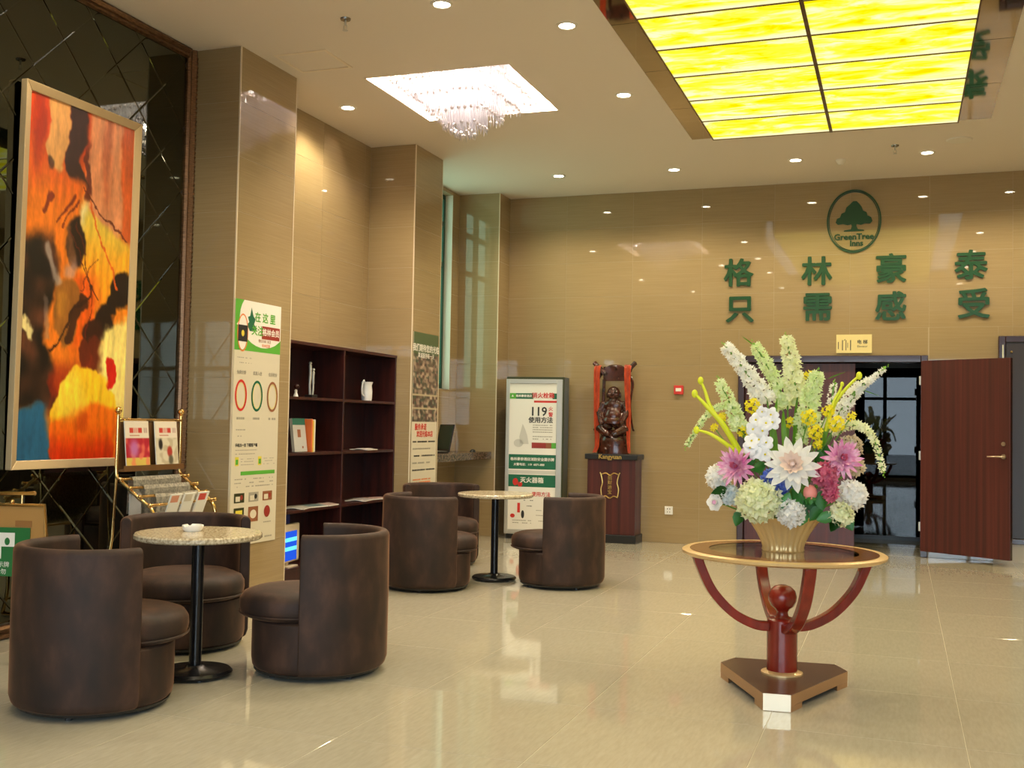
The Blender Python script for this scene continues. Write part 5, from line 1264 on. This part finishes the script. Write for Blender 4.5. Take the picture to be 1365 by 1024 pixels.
for k, (a, b) in enumerate(spots):
    L_ = at(a, b, 5.87+.01*(k % 3))-ORG; r3 = (random.uniform(-.3, .3), random.uniform(-.4, .4), random.uniform(-.4, .4))
    if k == 0: om.location = L_; om.rotation_euler = r3
    else: inst(om, 'bloom', t, L_, r3, (1.3,)*3)
# dahlia / lotus blooms with single petals
def petal_mesh(nm, ln, w, cup, m_, tipw=.0):
    bm = bmesh.new(); n_ = 7; rows = []
    for i in range(n_+1):
        s_ = i/n_; ww = w*2.5*((s_+.03)**.6)*(max(0, 1-s_)**.75)*.5 + .0004; z_ = cup*s_*s_
        rows.append([bm.verts.new((ln*s_, -ww, z_+ww*.35)), bm.verts.new((ln*s_, 0, z_)), bm.verts.new((ln*s_, ww, z_+ww*.35))])
    for i in range(n_):
        for k in range(2): bm.faces.new((rows[i][k], rows[i][k+1], rows[i+1][k+1], rows[i+1][k]))
    return bm
def bloom(name, px, py, Yd, layers, mats_, lab, face=(0, -1, .25), core=None):
    c_ = at(px, py, Yd); t = empty(name, c_, label=lab, cat='flower', group=FGRP)
    n = Vector(face).normalized(); q = n.to_track_quat('Z', 'Y'); t.rotation_mode = 'QUATERNION'; t.rotation_quaternion = q
    for li, (cnt, ln, w, el, cup) in enumerate(layers):
        base = None
        for k in range(cnt):
            a = 2*PI*(k+.5*(li % 2))/cnt+random.uniform(-.06, .06); sc = random.uniform(.9, 1.08)
            rot = (0, -el+random.uniform(-.08, .08), a)
            if base is None:
                base = mk('petal', petal_mesh('petal', ln, w, cup, None), mats_[min(li, len(mats_)-1)], parent=t, smooth=60, rot=rot)
            else: inst(base, 'petal', t, rot=rot, scale=(sc,)*3)
    bm = bmesh.new(); ball(bm, (0, 0, .022), .018 if core is None else core, 10); mk('flower_centre', bm, FPE if name == 'lotus_dahlia' else FLP, parent=t, smooth=60)
    back = bmesh.new(); inv = q.inverted(); tgt = inv @ (ORG-c_); tube(back, smooth_curve([Vector((0, 0, -.004)), Vector((0, 0, -.04))+tgt*.15, tgt], 5), .005, 6); mk('stem', back, FST, parent=t)
bloom('lotus_dahlia', 1057, 621, 5.78, ((14, .150, .050, .06, .012), (13, .130, .046, .38, .015), (11, .10, .038, .75, .015), (9, .068, .028, 1.1, .012)), [FW, FW, FPE, FPE], 'large white pointed dahlia at the centre of the bouquet', (0.02, -1, .30))
for nm, px, py, lab, fc in (('pink_chrysanthemum', 982, 622, 'pink and magenta chrysanthemum left of the white dahlia', (-.25, -1, .15)), ('pink_chrysanthemum', 1122, 612, 'pink and magenta chrysanthemum right of the white dahlia', (.35, -1, .25))):
    bloom(nm, px, py, 5.84, ((16, .112, .024, .0, .02), (16, .10, .022, .35, .022), (14, .085, .020, .7, .02), (12, .062, .016, 1.05, .014), (8, .04, .012, 1.3, .01)), [FLP, FLP, FLP, FPK, FPK], lab, fc, .012)
def pom(name, px, py, Yd, r, m_, lab, n=90, fr_=.016, sc=(1, .8, 1), npet=4):
    c_ = at(px, py, Yd); t = empty(name, c_, label=lab, cat='flower', group=FGRP)
    bm = bmesh.new(); tube(bm, smooth_curve([Vector((0, .3*r, 0)), (ORG-c_)*.5+Vector((0, 0, .01)), ORG-c_], 4), .005, 6); mk('stem', bm, FST, parent=t)
    bm = bmesh.new(); ball(bm, (0, 0, 0), r*.66, 14, sc); mk('core', bm, m_, parent=t, smooth=60)
    bm = bmesh.new()
    for k in range(n):
        z_ = 1-2*(k+.5)/n; a = k*2.39996; rr = math.sqrt(1-z_*z_); d = Vector((rr*math.cos(a)*sc[0], rr*math.sin(a)*sc[1], z_*sc[2]))
        floret(bm, d*r*random.uniform(.74, .98), d+Vector((random.uniform(-.75, .75) for _ in range(3))), fr_*1.25, npet, .6)
    mk('florets', bm, m_, parent=t, kind='stuff')
pom('hydrangea', 1011, 667, 5.78, .112, FC, 'large cream-green hydrangea head at the front left', 190, .021)
pom('hydrangea', 1054, 684, 5.80, .068, FW, 'small white hydrangea head above the vase rim', 100, .017)
pom('hydrangea', 1033, 643, 5.84, .070, FB, 'blue hydrangea head below the white dahlia', 90, .021)
pom('hydrangea', 958, 636, 5.90, .066, FW, 'white hydrangea head at the left edge', 90, .018)
pom('hydrangea', 974, 660, 5.86, .048, fmat('petal_ice', (.60, .68, .72), (.84, .88, .88)), 'pale bluish hydrangea head under the left pink flower', 60, .017)
pom('hydrangea', 1136, 660, 5.90, .072, FBE if False else FW, 'white hydrangea head at the right edge', 100, .018)
pom('hydrangea', 1122, 686, 5.84, .058, FC, 'cream hydrangea head at the lower right', 80, .017)
pom('carnation', 1099, 633, 5.80, .062, FPK, 'deep pink carnation below the right chrysanthemum', 110, .017, npet=5)
pom('carnation', 1107, 655, 5.80, .040, FPK, 'small deep pink carnation hanging below the larger one', 60, .015, (.85, .8, 1.3), npet=5)
pom('foliage_puff', 1134, 596, 5.98, .060, FBE, 'beige dried blossom puff at the right', 60, .016)
pom('foliage_puff', 1140, 622, 5.98, .045, FBE, 'lower beige dried blossom puff at the right edge', 40, .015)
# rose and bud
bloom('white_rose', 955, 670, 5.86, ((6, .052, .050, .1, .012), (5, .042, .042, .7, .02), (4, .03, .03, 1.15, .015)), [FW], 'white rose at the lower left edge', (-.4, -1, .1), .012)
t = empty('rose_bud', at(1080, 657, 5.80), label='salmon pink bud between the dahlia and the carnations', cat='flower', group=FGRP)
bm = bmesh.new(); ball(bm, (0, 0, 0), .036, 16, (1, 1, 1.15)); mk('bud', bm, FSAL, parent=t, smooth=60)
bm = bmesh.new()
for k in range(5):
    a = 2*PI*k/5; floret(bm, Vector((.02*math.cos(a), .02*math.sin(a), -.034)), Vector((math.cos(a), math.sin(a), -.4)), .028, 3)
tube(bm, ((0, 0, -.035), (0, .03, -.06), ORG-at(1080, 657, 5.80)), .004, 6); mk('sepals', bm, FLF, parent=t)
# green leaves round the rim
rdl = random.Random(11)
lm = None
leafspots = ((1101, 690, 5.82, 200, 'dark green leaf hanging over the right of the vase rim'), (1112, 697, 5.82, 250, 'pointed green leaf lowest at the right of the rim'), (1130, 696, 5.86, 300, 'bright green leaf at the far lower right'), (1088, 684, 5.84, 230, 'green leaf beside the small white hydrangea'),
             (1079, 672, 5.84, 160, 'green leaf under the salmon bud'), (1062, 664, 5.80, 120, 'green leaf between the two white flowers'), (1046, 668, 5.80, 60, 'green leaf above the small white hydrangea'), (958, 655, 5.84, 200, 'green leaf across the left white flowers'),
             (968, 662, 5.86, 330, 'second green leaf at the left'), (1000, 612, 5.92, 70, 'green leaf below the white orchids'), (1011, 622, 5.9, 20, 'green leaf between the left chrysanthemum and the dahlia'), (1092, 612, 5.92, 100, 'dark leaf right of the white dahlia'),
             (1098, 604, 5.94, 60, 'upper dark leaf right of the white dahlia'), (985, 690, 5.9, 250, 'grey-green leaf hanging at the lower left'), (1095, 668, 5.83, 280, 'green leaf under the carnations'), (1022, 640, 5.90, 200, 'dark leaf behind the blue hydrangea'), (1070, 690, 5.86, 250, 'green leaf over the middle of the rim'))
for k, (px, py, Yd, an, lab) in enumerate(leafspots):
    c_ = at(px, py, Yd)
    if lm is None:
        bm = bmesh.new(); n_ = 8; rows = []
        for i in range(n_+1):
            s_ = i/n_; ww = .030*(math.sin(PI*(.04+.94*s_))**.9)*(1+.12*(i % 2)); rows.append([bm.verts.new((.10*s_-.05, 0.004*math.sin(s_*3)+.3*ww, -ww)), bm.verts.new((.10*s_-.05, 0, 0)), bm.verts.new((.10*s_-.05, .3*ww, ww))])
        for i in range(n_):
            for j in range(2): bm.faces.new((rows[i][j], rows[i][j+1], rows[i+1][j+1], rows[i+1][j]))
        bmesh.ops.solidify(bm, geom=bm.faces[:], thickness=.0012)
        lm = mk('leaf', bm, FLF, smooth=50); o = lm
    else: o = inst(lm, 'leaf')
    o.location = c_; o.rotation_euler = (rdl.uniform(-.4, .4), -math.radians(an), rdl.uniform(-.4, .4)); tag(o, lab, 'leaf', 'leaves in the gold vase')
